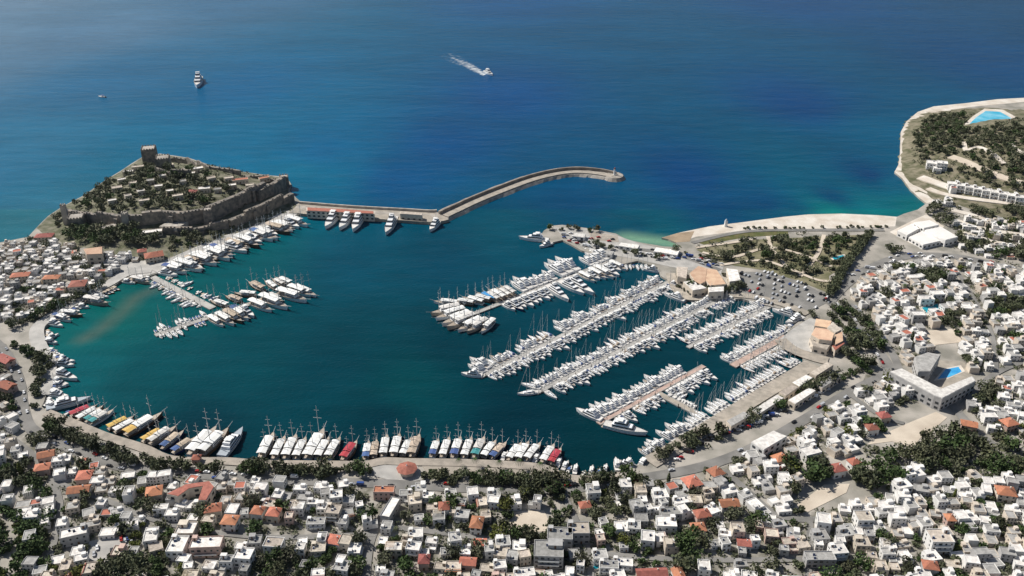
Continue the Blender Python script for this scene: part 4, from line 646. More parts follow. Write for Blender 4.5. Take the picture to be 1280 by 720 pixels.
BOATS = {  # key: (object name, category, look, parts, length, beam)
 'y10': ('motor_yacht', 'motor yacht', 'small white cabin cruiser', yacht(10.5, 3.5, 1.3, 1), 10.5, 3.5), 'y13': ('motor_yacht', 'motor yacht', 'white flybridge cruiser', yacht(13.5, 4.2, 1.5, 2), 13.5, 4.2), 'y13t': ('motor_yacht', 'motor yacht', 'white cruiser with teak decks', yacht(14, 4.3, 1.5, 2, 'teak'), 14, 4.3),
 'y17': ('motor_yacht', 'motor yacht', 'big white flybridge yacht', yacht(17.5, 5, 1.8, 2), 17.5, 5.0), 'y17n': ('motor_yacht', 'motor yacht', 'flybridge yacht with navy hull', yacht(17, 4.9, 1.8, 2, hull='boat_navy'), 17, 4.9), 'y25': ('motor_yacht', 'motor yacht', 'large white two-deck superyacht', yacht(25, 6.4, 2.3, 2), 25, 6.4), 'y34': ('motor_yacht', 'motor yacht', 'very large white three-deck superyacht', yacht(33, 7.6, 2.8, 3), 33, 7.6),
 's10': ('sailing_yacht', 'sailing yacht', 'small sailing yacht with blue covers', sailer(10.5, 3.4, 1.1, 14), 10.5, 3.4), 's13': ('sailing_yacht', 'sailing yacht', 'white sailing yacht with pale covers', sailer(13, 4, 1.2, 18, 'canvas_white'), 13, 4.0), 's13b': ('sailing_yacht', 'sailing yacht', 'white sailing yacht with blue covers', sailer(13, 4, 1.2, 17.5), 13, 4.0), 's16': ('sailing_yacht', 'sailing yacht', 'tall-masted navy sailing yacht', sailer(16, 4.6, 1.3, 22, 'canvas_tan', 'boat_navy'), 16, 4.6), 's12t': ('sailing_yacht', 'sailing yacht', 'white sailing yacht with tan covers', sailer(12, 3.8, 1.2, 16, 'canvas_tan'), 12, 3.8),
 'gw': ('gulet', 'gulet', 'wooden gulet under white awnings', gulet(21, 5.9, 'boat_wood', 'canvas_white'), 21, 5.9), 'gww': ('gulet', 'gulet', 'white-hulled gulet under white awnings', gulet(22, 6, 'boat_white', 'canvas_white'), 22, 6.0), 'gwt': ('gulet', 'gulet', 'wooden gulet under tan awnings', gulet(20, 5.7, 'boat_wood', 'canvas_tan'), 20, 5.7), 'gwb': ('gulet', 'gulet', 'white gulet with blue stern awning', gulet(20, 5.8, 'boat_white', 'canvas_white', 'canvas_blue'), 20, 5.8), 'gnb': ('gulet', 'gulet', 'dark blue gulet with blue awnings', gulet(21, 5.8, 'boat_navy', 'canvas_tan', 'canvas_blue'), 21, 5.8),
 'gy': ('gulet', 'gulet', 'gulet under yellow awnings', gulet(20, 5.7, 'boat_wood', 'canvas_yellow'), 20, 5.7), 'gyw': ('gulet', 'gulet', 'large gulet with yellow stern awning', gulet(26, 6.8, 'boat_wood', 'canvas_white', 'canvas_yellow', 17), 26, 6.8), 'gr': ('gulet', 'gulet', 'gulet draped in crimson awnings', gulet(19, 6, 'boat_wood', 'canvas_red'), 19, 6.0), 'gt': ('gulet', 'gulet', 'gulet with teal stern awning', gulet(20, 5.8, 'boat_white', 'deck_pale', 'canvas_teal'), 20, 5.8), 'gtt': ('gulet', 'gulet', 'white gulet with teal awnings', gulet(19, 5.2, 'boat_white', 'canvas_white', 'canvas_teal'), 19, 5.2), 'gs': ('gulet', 'gulet', 'gulet under sky-blue tarpaulins', gulet(22, 6, 'boat_wood', 'sky_blue', 'sky_blue'), 22, 6.0), 'gbig': ('gulet', 'gulet', 'great white gulet with long canopy', gulet(29, 7.4, 'boat_white', 'canvas_white', None, 22), 29, 7.4), 'gp': ('gulet', 'gulet', 'pale wooden gulet with bare deck', gulet(19, 5.3, 'teak', 'deck_pale'), 19, 5.3),
 'd6': ('small_boat', 'small boat', 'small open white motorboat', dinghy(6.5, 2.4), 6.5, 2.4), 'd8': ('small_boat', 'small boat', 'small boat with blue sunshade', dinghy(7.5, 2.7, 'boat_white', 'canvas_blue'), 7.5, 2.7), 'dw': ('small_boat', 'small boat', 'small wooden fishing boat', dinghy(8, 2.8, 'boat_wood', 'canvas_tan'), 8, 2.8),
 'ferry': ('excursion_boat', 'excursion boat', 'pale blue-white excursion ship', yacht(30, 8, 2.6, 2, 'boat_grey', 'boat_white'), 30, 8)}
NB = [0]; NMOT = [0]
def boat(key, x, y, rot, zone, group, order=None, how='from left', sc=1, label=None):
    nm, cat, look, parts, L, B = BOATS[key]; r = empty(nm, (x, y, random.uniform(-.04, .06)), rot, sc); grow(r, parts); NB[0] += 1
    return tag(r, label or look, cat, '' if label else zone, group, order, how)
def pboat(key, a, b, zone, group, sc=None, label=None):        # stern and bow as seen at the waterline
    p, q = G(*a, .6), G(*b, 1.5 if sc is None else .6); L = hypot(q[0] - p[0], q[1] - p[1]); ln = BOATS[key][4]
    return boat(key, *p, atan2(q[1] - p[1], q[0] - p[0]) - pi / 2, zone, group, a[0], 'from left', max(.8, min(1.3, L / ln)) if sc is None else sc, label)
def berth(a, b, keys, off, side, zone, group, how, miss=.03, tilt=0, gap=.55, jit=.6, gaps=()):
    p, q = G(*a, .7), G(*b, .7); l = hypot(q[0] - p[0], q[1] - p[1]); u = ((q[0] - p[0]) / l, (q[1] - p[1]) / l); nv = (-u[1] * side, u[0] * side); t = 0; k = 0; rot = atan2(nv[1], nv[0]) - pi / 2
    while True:
        key = random.choice(keys); key = 's13' if key[0] == 'y' and NMOT[0] > 232 and key not in ('y25', 'y34') else key; NMOT[0] += key[0] == 'y'; sc = random.uniform(.8, 1.14) * (.77 if keys is not BIG and 'gulet pontoon' not in zone else .95); B = BOATS[key][5] * sc; t += B / 2
        if t + B / 2 > l: break
        if random.random() > miss and not any(g0 < t / l < g1 for g0, g1 in gaps):
            o = (off - 1.2) * .8 + random.uniform(0, jit); boat(key, p[0] + u[0] * t + nv[0] * o, p[1] + u[1] * t + nv[1] * o, rot + tilt + random.uniform(-.06, .06), zone, group, k, how, sc); k += 1
        t += B / 2 + .5 * gap * random.uniform(.6, 1.4)
M1 = ['y13', 'y13', 'y10', 'y10', 'y17', 's13', 's10', 's13', 'y13']; SA = ['s13', 's13', 's10', 's13', 's13', 'y13', 's16', 'y10']; BIG = ['y17', 'y17', 'y25', 'y17n', 'y17', 'y17']
OE = 'from the outer end'
# gulet pontoon
for kx, a, b in (('gww', (572, 381), (545, 377)), ('gp', (574, 386), (538, 393)), ('gww', (580, 389), (544, 399)), ('gww', (586, 394), (552, 406)), ('gp', (592, 398), (558, 411)), ('gww', (600, 401), (572, 414)), ('gp', (608, 403), (583, 416)), ('gww', (617, 402), (601, 416)), ('gw', (592, 381), (573, 377)), ('gww', (604, 380), (583, 373)), ('gw', (613, 377), (592, 371)), ('gs', (620, 376), (596, 366))): pboat(kx, a, b, 'at the fanned pontoon end', 'gulets at the gulet pontoon')
berth((622, 380), (654, 367), ['gwt', 'gww', 'gp', 'gw'], 3, 1, 'on the gulet pontoon', 'gulets at the gulet pontoon', OE, gap=.2)
berth((655, 367), (702, 349), BIG, 3, 1, 'outer side, gulet pontoon', 'yachts at the gulet pontoon', OE, 0, gap=.2); berth((704, 348), (736, 336), ['y25', 'y34', 'y25'], 3, 1, 'outer side, gulet pontoon', 'yachts at the gulet pontoon', OE, 0, gap=.3); berth((740, 334), (766, 325), ['y25', 'y17'], 3, 1, 'outer side, gulet pontoon', 'yachts at the gulet pontoon', OE, 0, gap=.3)
berth((624, 380), (676, 360), ['y17', 'y13', 'y17', 'y17n'], 3, -1, 'inner side, gulet pontoon', 'yachts at the gulet pontoon', OE, 0, gap=.2); pboat('y34', (684, 358), (711, 376), '', 'yachts at the gulet pontoon', label='slim superyacht alone in a gap on the gulet pontoon'); berth((693, 353), (716, 344), ['y25', 'y34'], 3, -1, 'inner side, gulet pontoon', 'yachts at the gulet pontoon', OE, 0); berth((720, 343), (770, 324), ['y25', 'y17', 'gww', 'gwt', 'y25'], 3, -1, 'inner side, gulet pontoon', 'yachts at the gulet pontoon', OE, 0, gap=.2)
berth((606, 468), (835, 352), ['y17', 'y13', 'y17', 'y13t', 's13', 'y17', 's16', 's13b'], 3, 1, 'seaward side, second pontoon', 'yachts at the second pontoon', OE, .02, gap=.3, gaps=((.16, .19), (.36, .385), (.60, .615)))
berth((606, 468), (835, 352), M1, 3, -1, 'inner side, second pontoon', 'yachts at the second pontoon', OE, .02, gap=.3); 
for kx, a, b in (('y17', (612, 461), (594, 452)), ('y13', (605, 466), (592, 460)), ('y13', (603, 470), (591, 469)), ('s13', (676, 486), (660, 482)), ('s13', (673, 490), (664, 491)), ('y17', (752, 526), (724, 514)), ('y25', (755, 531), (776, 536))): pboat(kx, a, b, 'on a pontoon head', 'yachts at the pontoon heads', sc=1)
berth((676, 488), (908, 370), SA + ['y13', 'y13'], 3, 1, 'seaward side, longest pontoon', 'yachts at the longest pontoon', OE, .02, gap=.3)
berth((676, 488), (880, 384), ['y13', 's13', 'y13t', 's12t', 'y13', 'y10', 's13b', 'y17'], 3, -1, 'inner side, longest pontoon', 'yachts at the longest pontoon', OE, .02, gap=.3); berth((884, 382), (912, 368), ['y10', 's10'], 3, -1, 'inner side, longest pontoon', 'small yachts at the longest pontoon root', OE, 0)
berth((863, 432), (968, 380), SA, 3, 1, 'seaward side, short pontoon', 'yachts at the short pontoon', OE, gap=.3); berth((863, 432), (956, 386), ['s10', 'y10', 's13', 'y13', 's12t'], 3, -1, 'inner side, short pontoon', 'yachts at the short pontoon', OE, gap=.3)
berth((917, 456), (1000, 410), SA, 4, 1, 'outer side, pinkish jetty', 'yachts at the pinkish jetty', OE, gap=.3); berth((920, 456), (972, 428), SA, 4, -1, 'inner side, pinkish jetty', 'yachts at the pinkish jetty', OE, gap=.3)
berth((752, 527), (862, 467), ['y17', 'y13', 'y17', 'y13t'], 3, 1, 'outer side, detached pontoon', 'yachts at the detached pontoon', OE, 0, gap=.2); berth((764, 521), (822, 489), ['y13', 's12t', 'y13', 's13b', 'y10'], 3, -1, 'quay side, detached pontoon', 'yachts at the detached pontoon', OE, gap=.3); berth((828, 487), (878, 459), ['y13', 'y17', 's13'], 3, -1, 'quay side, detached pontoon', 'yachts at the detached pontoon', OE, gap=.3)
berth((813, 573), (893, 521), ['y13', 'y17', 'y13', 'y13t'], 1.5, 1, 'along the marina quay', 'yachts along the marina quay', 'from the sea end', gap=.3, gaps=((.3, .36),)); berth((894, 520), (1004, 452), SA, 1.5, 1, 'along the marina quay', 'yachts along the marina quay', 'from the middle', gap=.3)
berth((832, 494), (868, 513), ['d6', 'y10'], 2.4, 1, 'on the cross link', 'boats on the cross link', 'from the pontoon')
berth((752, 322), (716, 307), ['d8', 'y10', 'd6'], 1, -1, 'under the hook mole', 'boats under the hook mole', 'from the root'); berth((776, 331), (812, 331), ['y10', 'y13', 'd8'], .5, -1, 'at the inner apron', 'boats at the inner apron', 'from left', gap=1)
for kx, a, b in (('y25', (686, 301), (662, 299)), ('y13', (690, 304), (678, 308)), ('y13', (824, 340), (812, 338)), ('y17', (856, 377), (845, 373)), ('y17', (996, 396), (985, 393)), ('y17', (1004, 397), (990, 402)), ('y13', (797, 586), (778, 580)), ('y10', (772, 589), (770, 578)), ('y10', (798, 585), (804, 579))): pboat(kx, a, b, 'moored alone by the quay', 'stray yachts by the quay', sc=1)
# T-shaped pier
berth((196, 418), (262, 396), ['y13', 'y17', 'y10', 'd8'], 3.6, 1, 'shore side, T-shaped pier', 'boats at the T-shaped pier', 'from the tip', .15); berth((196, 418), (232, 406), ['y10', 'd6'], 3.6, -1, 'harbour side, T-shaped pier', 'boats at the T-shaped pier', 'from the tip', .1); berth((240, 404), (258, 398), ['y13', 'd8'], 3.6, -1, 'harbour side, T-shaped pier', 'boats at the T-shaped pier', 'from the tip')
berth((200, 348), (262, 379), ['d6', 'y10', 'dw', 's10'], 3.4, 1, 'castle side, pier stem', 'small boats along the pier stem', 'from shore', .35)
for kx, a, b in (('gww', (262, 398), (277, 406)), ('gww', (272, 395), (293, 406)), ('gwt', (282, 392), (303, 403)), ('gwb', (291, 388), (311, 400)), ('y17', (300, 386), (318, 396)), ('gww', (313, 379), (340, 389)), ('gww', (327, 374), (360, 386)), ('gp', (338, 370), (352, 376)), ('gww', (348, 367), (384, 377)), ('gww', (362, 361), (389, 370)), ('gwt', (330, 364), (310, 353)), ('gw', (320, 370), (298, 367)), ('gbig', (369, 360), (386, 366)), ('gw', (345, 362), (335, 354)), ('gwt', (302, 378), (284, 371)), ('gw', (285, 384), (266, 377)), ('gp', (355, 358), (346, 352)), ('gw', (364, 356), (352, 350))): pboat(kx, a, b, 'on the T-shaped pier', 'gulets at the T-shaped pier')
berth((196, 350), (256, 381), ['d6', 'd8', 'dw', 'y10'], 3.4, -1, 'beside the T-pier stem', 'small boats along the pier stem', 'from shore', .15)
# castle quay and town quay
for k in range(23):
    t = k / 22; a = (359 - 138 * t, 275 + 55 * t); L_ = 26 + 7 * sin(k * 2.1); pboat(['gww', 'y17', 'gw', 'gww', 'gwt', 'y25', 'gww', 'gwb'][k % 8], a, (a[0] + L_, a[1] + L_ * (.30 + .06 * sin(k * 1.3))), 'along the castle quay', 'boats along the castle quay')
for k, (a, b, n_) in enumerate((((97, 382), (58, 403), 11), ((140, 359), (104, 377), 9), ((56, 412), (54, 428), 5), ((58, 436), (69, 452), 6), ((68, 464), (60, 492), 9), ((58, 497), (54, 508), 3), ((182, 347), (150, 352), 8))):
    for q in range(n_):
        t = (q + .5) / n_; p = (a[0] + (b[0] - a[0]) * t + .8, a[1] + (b[1] - a[1]) * t); L_ = random.uniform(9, 15); pboat(random.choice(('y10', 'd8', 'dw', 'd6', 's10', 'y10', 'gp' if L_ > 13 else 'd6')), p, (p[0] + L_, p[1] + L_ * random.uniform(.05, .3)), 'packed along the western quay', 'boats on the western town quay', sc=random.uniform(.85, 1.15))
for kx, a, b in (('gwb', (205, 336), (234, 341)), ('y17', (198, 341), (222, 344)), ('gww', (212, 332), (238, 336)), ('gw', (77, 392), (97, 393)), ('y17', (59, 404), (74, 406)), ('gwb', (68, 396), (83, 399)), ('y13', (70, 451), (94, 451)), ('y13', (69, 455), (93, 456)), ('y17', (68, 467), (97, 474)), ('y13', (64, 478), (86, 480)), ('y17', (60, 493), (80, 494)), ('y10', (58, 424), (64, 420)), ): pboat(kx, a, b, 'on the western town quay', 'boats on the western town quay')
GQ = [('ferry', (58, 512), (97, 501)), ('d8', (80, 518), (88, 513)), ('gr', (88, 522), (122, 507)), ('gw', (97, 527), (127, 509)), ('gtt', (107, 529), (135, 511)), ('gt', (113, 532), (143, 512)), ('gy', (135, 538), (167, 521)), ('gw', (143, 542), (175, 524)), ('gyw', (157, 546), (204, 516)), ('gy', (178, 554), (203, 538)), ('gp', (187, 557), (222, 533)), ('gnb', (203, 563), (231, 538)), ('gnb', (216, 568), (239, 551)), ('gww', (238, 571), (272, 534)), ('gw', (252, 571), (287, 536)), ('ferry', (277, 572), (304, 535)),
 ('gw', (327, 574), (343, 541)), ('gww', (343, 575), (357, 545)), ('gww', (357, 575), (371, 543)), ('gww', (370, 575), (383, 546)), ('gbig', (384, 575), (406, 535)), ('gww', (397, 575), (412, 546)), ('gww', (410, 575), (426, 546)), ('gr', (429, 577), (447, 551)), ('gwb', (457, 576), (461, 552)), ('gwt', (467, 574), (470, 555)), ('gww', (479, 572), (484, 543)), ('gw', (492, 572), (500, 542)), ('gw', (503, 572), (512, 552)), ('gwt', (514, 573), (525, 543)),
 ('gwb', (540, 573), (548, 549)), ('gww', (553, 573), (562, 546)), ('gwb', (567, 574), (576, 546)), ('gww', (580, 574), (590, 546)), ('gt', (593, 574), (606, 546)), ('gw', (604, 574), (619, 552)), ('gnb', (614, 575), (633, 553)), ('y10', (627, 576), (635, 563)), ('gw', (636, 577), (650, 556)), ('gww', (647, 577), (660, 554)), ('gww', (658, 577), (673, 557)), ('y10', (667, 578), (671, 571)), ('gww', (678, 580), (692, 557)), ('gr', (688, 582), (697, 567)), ('y10', (696, 584), (700, 575)), ('y10', (703, 588), (708, 579)), ('d8', (709, 590), (713, 583)), ('y10', (718, 593), (720, 583)), ('d6', (727, 595), (731, 588)), ('y10', (738, 595), (740, 585)), ('d8', (747, 594), (749, 586)), ('y10', (755, 593), (757, 584))]
for kx, a, b in GQ: pboat(kx, a, b, 'on the promenade quay', 'boats along the promenade quay')
# breakwater berths and boats under way
for kx, a, b, lb in (('y25', (423, 268), (406, 286), 'first white yacht moored at the breakwater, closest to the castle'), ('y25', (440, 270), (424, 287), 'second white yacht moored at the breakwater'), ('y25', (452, 271), (441, 289), 'third white yacht moored at the breakwater'), ('y34', (494, 273), (482, 293), 'big grey-white ship at the middle of the breakwater'), ('y17', (549, 277), (536, 290), 'white yacht under the bend of the breakwater')): pboat(kx, a, b, '', 'ships along the breakwater', label=lb)
boat('y34', *G(250, 99, 0), R(193), '', None, label='white ship under way alone on the open sea', sc=1.45); boat('y25', *G(606, 90, 0), R(-152), '', None, label='white motorboat racing ahead of its foaming wake', sc=.95); boat('d8', *G(132, 122, 0), R(70), '', None, label='tiny far boat nearest the hazy corner of the sea', sc=1.5)
# ------------------------------------------------------------------ planting
DK = ['leaf_dark'] * 4 + ['leaf_green', 'leaf_olive']; BR = ['leaf_green'] * 4 + ['leaf_dark', 'leaf_lime']; OL = ['leaf_olive'] * 4 + ['leaf_dark'] * 2 + ['leaf_green']
for p_, g_, z_ in (([(62, 531), (100, 549), (150, 570), (205, 584), (280, 588)], 4.6, 'in the promenade strip behind the coloured gulets'), ([(70, 540), (110, 559), (160, 578), (210, 590)], 6, 'in the promenade strip behind the coloured gulets'), ([(300, 588), (425, 592)], 4.8, 'behind the white-awned gulets'), ([(310, 594), (420, 597)], 7, 'behind the white-awned gulets'),
  ([(436, 588), (462, 592)], 4, 'beside the waterfront plaza'), ([(532, 594), (600, 599), (702, 602)], 4.0, 'in the hedge row behind the quay terrace'), ([(536, 600), (610, 605), (700, 607)], 4.4, 'in the hedge row behind the quay terrace'), ([(826, 573), (850, 560), (890, 538)], 5, 'beside the marina quay'), ([(940, 518), (1000, 492), (1050, 475), (1090, 452)], 5.5, 'in the row behind the boat sheds'), ([(935, 527), (985, 505)], 6, 'in the row behind the boat sheds'),
  ([(1044, 388), (1066, 410), (1088, 440)], 6, 'on the main road median'), ([(1056, 385), (1082, 408), (1100, 440)], 6, 'on the main road median'), ([(1082, 400), (1104, 436)], 5, 'on the main road median'), ([(1050, 440), (1072, 455), (1085, 466)], 6, 'near the round arcade'), ([(1040, 398), (1062, 420), (1068, 440)], 5, 'near the round arcade'), ([(866, 363), (880, 366), (905, 366), (930, 360)], 6, 'along the dock lane'), ([(10, 425), (30, 440), (60, 455), (66, 462)], 5, 'by the western shore road'), ([(40, 440), (50, 470), (42, 510)], 6, 'by the western shore road'), ([(20, 408), (60, 392), (100, 372), (130, 358)], 6, 'between old town and promenade')):
    tree_line(p_, g_, z_, DK, 1.2)
for p_ in ([(688, 287), (735, 289), (772, 296)], [(735, 305), (790, 318), (830, 326)], [(846, 316), (880, 322), (905, 330)], [(905, 345), (930, 345)], [(850, 360), (866, 368)], [(1000, 392), (1020, 396)]): tree_line(p_, 9, 'on the hook mole' if p_[0][0] < 850 else 'in the marina yard', OL, 1.5, ('bush', 'round'), (.6, 1.0), .2)
tree_line([(1085, 296), (1073, 312), (1062, 327), (1050, 345), (1037, 373)], 3.2, 'in the dark diagonal row by the beach garden', ['leaf_dark'], .6, ('round',), (.75, .95), 0)
tree_line([(930, 286), (985, 286), (1050, 285), (1110, 284)], 5, 'in the hedge between beach and road', OL, .8, ('bush',), (.5, .75), .15)
tree_line([(575, 583), (640, 586), (690, 592)], 12, 'on the quay terrace', ['leaf_green'], .6, ('palm',), (.8, 1.1))
for p_ in ([(626, 630), (640, 622), (700, 618)], [(692, 636), (698, 655), (704, 672)], [(622, 670), (660, 673), (694, 671)], [(630, 640), (628, 660)], [(706, 606), (760, 602), (800, 594)], [(660, 616), (700, 620)]): tree_line(p_, 5, 'around the town square', LEAFMIX, 1.6)
wood([(56, 280), (80, 264), (110, 247), (150, 221), (180, 203), (190, 210), (150, 236), (115, 262), (80, 284)], 8, 'on the seaward castle slope', OL, ('bush', 'bush', 'round'), (.7, 1.1), .2, True)
wood([(838, 566), (846, 545), (900, 520), (935, 520), (930, 538), (880, 560)], 6, 'in the grove beside the marina quay', DK, miss=.1); wood([(975, 590), (1010, 572), (1040, 588), (1080, 590), (1100, 585), (1118, 598), (1105, 618), (1060, 606), (1030, 603), (985, 604)], 6, 'in the bright pine wood', BR, ('round',), (1.0, 1.45), .05)
wood([(1075, 560), (1110, 560), (1140, 568), (1165, 545), (1185, 535), (1210, 545), (1290, 548), (1290, 600), (1215, 590), (1190, 600), (1150, 585), (1110, 578)], 7.2, 'in the dark wood under the sandy lot', DK + ['leaf_green'], ('round', 'round', 'bush'), (.9, 1.4), .12)
wood([(1080, 545), (1068, 525), (1090, 508), (1120, 520), (1105, 536)], 7, 'between resort and sandy lot', BR, miss=.15); wood([(690, 618), (780, 618), (790, 640), (770, 655), (740, 655), (700, 650)], 7, 'in the wooded lot by the square', DK, miss=.2); wood([(840, 672), (875, 668), (885, 700), (870, 720), (845, 715)], 6, 'in the green garden mid town', BR, ('round',), (1, 1.4), .1)
wood([(-30, 635), (30, 640), (55, 655), (52, 700), (20, 735), (-30, 735)], 6.0, 'in the lower corner wood', BR + ['leaf_lime'], miss=.05); wood([(0, 575), (55, 585), (80, 600), (60, 612), (0, 606)], 7, 'in the gardens below the road bend', DK, miss=.15); wood([(330, 690), (420, 700), (430, 730), (320, 735)], 6.5, 'in gardens along the lower edge', DK, miss=.1); wood([(500, 690), (545, 700), (545, 735), (490, 735)], 6.5, 'in gardens along the lower edge', BR, miss=.1); wood([(130, 705), (215, 695), (225, 735), (120, 735)], 6.5, 'in gardens along the lower edge', DK, miss=.12)
wood([(985, 700), (1080, 700), (1080, 735), (990, 735)], 7, 'in gardens along the lower edge', DK, miss=.15)
wood([(78, 284), (125, 288), (170, 290), (200, 298), (186, 308), (130, 306), (95, 303), (76, 294)], 7.5, 'in the grove under the castle wall', DK, ('round',), (1, 1.4), .06, True); wood([(112, 262), (140, 240), (170, 222), (198, 214), (240, 216), (280, 226), (310, 230), (262, 256), (228, 262), (198, 258), (160, 268)], 8.6, 'inside the castle walls', OL + DK, ('round', 'bush'), (.8, 1.25), .05, True); wood([(228, 292), (270, 287), (300, 275), (290, 290), (250, 303), (215, 318), (205, 303)], 8, 'between castle and quay', OL, ('bush', 'round'), (.8, 1.2), .2, True)
wood([(905, 312), (945, 300), (1000, 296), (1080, 296), (1060, 325), (1040, 338), (1010, 332), (960, 320), (905, 322)], 7.4, 'in the beach garden', DK + OL, ('round', 'bush', 'bush'), (.8, 1.25), .22); wood([(872, 318), (905, 324), (960, 322), (1030, 340), (1005, 346), (950, 334), (880, 332)], 9, 'in the beach garden', OL, miss=.25)
wood([(1144, 172), (1152, 152), (1205, 142), (1206, 165), (1290, 162), (1290, 232), (1235, 214), (1195, 192), (1165, 196), (1148, 206)], 8.2, 'in the headland wood', OL + DK, ('round', 'bush', 'bush'), (.8, 1.25), .08, True); wood([(1196, 206), (1225, 214), (1285, 236), (1270, 240), (1200, 222)], 8, 'below the headland wood', DK, ('bush', 'round'), (.8, 1.2), .15, True)
wood([(1185, 258), (1285, 262), (1285, 272), (1200, 270)], 8, 'on the terraces under the hotel row', DK, miss=.25, relief_=True); wood([(1150, 272), (1172, 255), (1190, 262), (1195, 280), (1180, 285)], 8, 'above the white-roofed hall', OL, miss=.3, relief_=True); wood([(1200, 300), (1290, 300), (1290, 335), (1240, 322), (1195, 314)], 9, 'on the hillside above the main road', OL, ('bush', 'round'), miss=.2); wood([(1095, 322), (1118, 312), (1135, 318), (1110, 332)], 7, 'beside the road junction', DK, miss=.2)
wood([(1150, 342), (1170, 338), (1182, 355), (1160, 362)], 6, 'in the dark town garden', DK, miss=.05); wood([(1232, 376), (1290, 372), (1290, 390), (1232, 395)], 7, 'in the eastern garden strip', DK, miss=.15); wood([(1165, 395), (1200, 392), (1205, 408), (1168, 410)], 7, 'above the bare ball court', OL, miss=.3); wood([(1195, 445), (1225, 445), (1235, 458), (1205, 458)], 7, 'behind the blue pool', DK, miss=.2); wood([(1216, 480), (1245, 480), (1250, 500), (1215, 502)], 7, 'beside the V-shaped hotel', DK, miss=.2)
# ------------------------------------------------------------------ town: warped rows of houses on every free plot
HOUSE_ZONES = [  # traced outline, row angle, plot, place phrase
 ([(-40, 535), (45, 548), (110, 578), (140, 605), (110, 650), (-40, 645)], 14, 12.5, 'below the road bend'), ([(95, 572), (160, 588), (215, 596), (225, 650), (105, 655)], 8, 11.5, 'around the first orange roofs'), ([(40, 650), (225, 645), (225, 735), (30, 735)], 12, 11.5, 'around the town car park'), ([(205, 594), (345, 602), (345, 655), (225, 655)], -4, 11, 'near the green-courted building'), ([(225, 655), (345, 655), (345, 740), (215, 740)], -2, 11.5, 'under the twin orange roofs'), ([(345, 606), (490, 610), (470, 660), (345, 660)], 4, 11, 'left of the dark street'), ([(345, 660), (470, 660), (460, 740), (345, 740)], 0, 11.5, 'at the dark street foot'),
 ([(508, 610), (700, 614), (690, 634), (638, 636), (630, 655), (490, 655)], 0, 11, 'between dark street and square'), ([(480, 655), (640, 652), (640, 740), (460, 740)], -2, 11, 'under the square, street side'), ([(640, 664), (740, 655), (740, 740), (640, 740)], 2, 11.5, 'below the bare square'), ([(700, 612), (800, 606), (880, 600), (880, 655), (790, 640), (740, 640), (700, 650)], 10, 11.5, 'above the wooded lot'), ([(740, 650), (860, 650), (860, 740), (740, 740)], 2, 12, 'around the stark white houses'), ([(880, 590), (990, 560), (1000, 640), (960, 645), (880, 655)], 14, 12, 'around the white barn'), ([(860, 655), (1008, 652), (1008, 740), (885, 740)], -2, 11.5, 'by the straight lane'), ([(1014, 640), (1110, 625), (1110, 740), (1014, 740)], 0, 11, 'past the straight lane'),
 ([(1110, 622), (1190, 605), (1190, 740), (1110, 740)], 0, 11, 'around the pinkish apartments'), ([(1190, 600), (1295, 590), (1295, 660), (1190, 662)], -6, 11, 'around the brightest orange villa'), ([(1190, 662), (1295, 660), (1295, 740), (1190, 740)], -2, 11, 'under the brightest orange villa'), ([(1110, 590), (1290, 585), (1290, 625), (1110, 640)], 4, 14, 'in the dark wood'), ([(960, 545), (1060, 505), (1095, 525), (1070, 565), (990, 575)], 22, 12, 'around the dazzling white house'), ([(1200, 478), (1295, 455), (1295, 545), (1240, 545), (1210, 512)], -14, 12, 'beside the V-shaped hotel'), ([(1185, 405), (1295, 395), (1295, 455), (1210, 465), (1200, 440)], 4, 12, 'behind the V-shaped hotel'),
 ([(1062, 368), (1078, 352), (1100, 338), (1150, 328), (1150, 400), (1170, 445), (1125, 458), (1100, 420)], 12, 11.5, 'along the main road'), ([(1150, 326), (1210, 330), (1295, 352), (1295, 400), (1150, 410)], 4, 11.5, 'around the turquoise pool'), ([(1190, 275), (1295, 272), (1295, 330), (1235, 322), (1200, 310)], -8, 14, 'on the terraced hillside'), ([(1180, 232), (1195, 238), (1190, 262), (1160, 262)], 0, 14, 'at the cove'),
 ([(-50, 318), (50, 303), (100, 308), (100, 345), (60, 362), (-50, 362)], 10, 11, 'in the upper old town'), ([(96, 318), (150, 320), (200, 322), (190, 332), (150, 338), (125, 356), (96, 364)], 14, 11, 'near the castle square'), ([(-50, 362), (60, 362), (112, 360), (84, 380), (45, 402), (0, 402), (-50, 402)], 12, 11, 'in the lower old town'), ([(-50, 405), (8, 430), (24, 470), (25, 510), (40, 540), (-50, 545)], -28, 12, 'west of the shore road'), ([(905, 575), (960, 548), (1000, 530), (1000, 560), (930, 588)], 24, 12, 'above the coastal road'), ([(1082, 468), (1120, 468), (1150, 500), (1100, 515), (1070, 500)], 20, 12, 'below the resort')]
HOUSE_ZONES = [([(1450 if x >= 1285 else -190 if x <= -30 else x, 765 if y >= 735 else y) for x, y in z[0]], *z[1:]) for z in HOUSE_ZONES]
COLOUR = [('white', 'white_wall', 'white_roof')] * 7 + [('grey', 'grey_wall', 'grey_roof')] * 2 + [('cream', 'cream_wall', 'beige_roof')] * 3 + [('pinkish', 'rose_wall', 'beige_roof')] + [('grey-roofed white', 'white_wall', 'grey_roof')] * 3
PLOTS = []
for k_, z_ in enumerate(HOUSE_ZONES):
    o_ = kind(link('town_ground', MB().prism([G(*p) for p in z_[0]], 1.2, 1.502 + .0004 * k_).mesh('town_ground', ['town_ground'])), 'structure')
pick = [i for i, p in enumerate(PROTO) for _ in range(p[3])]
HS = lambda z: .56 if 'old town' in z or 'castle square' in z else .54 if 'terraced' in z else .61
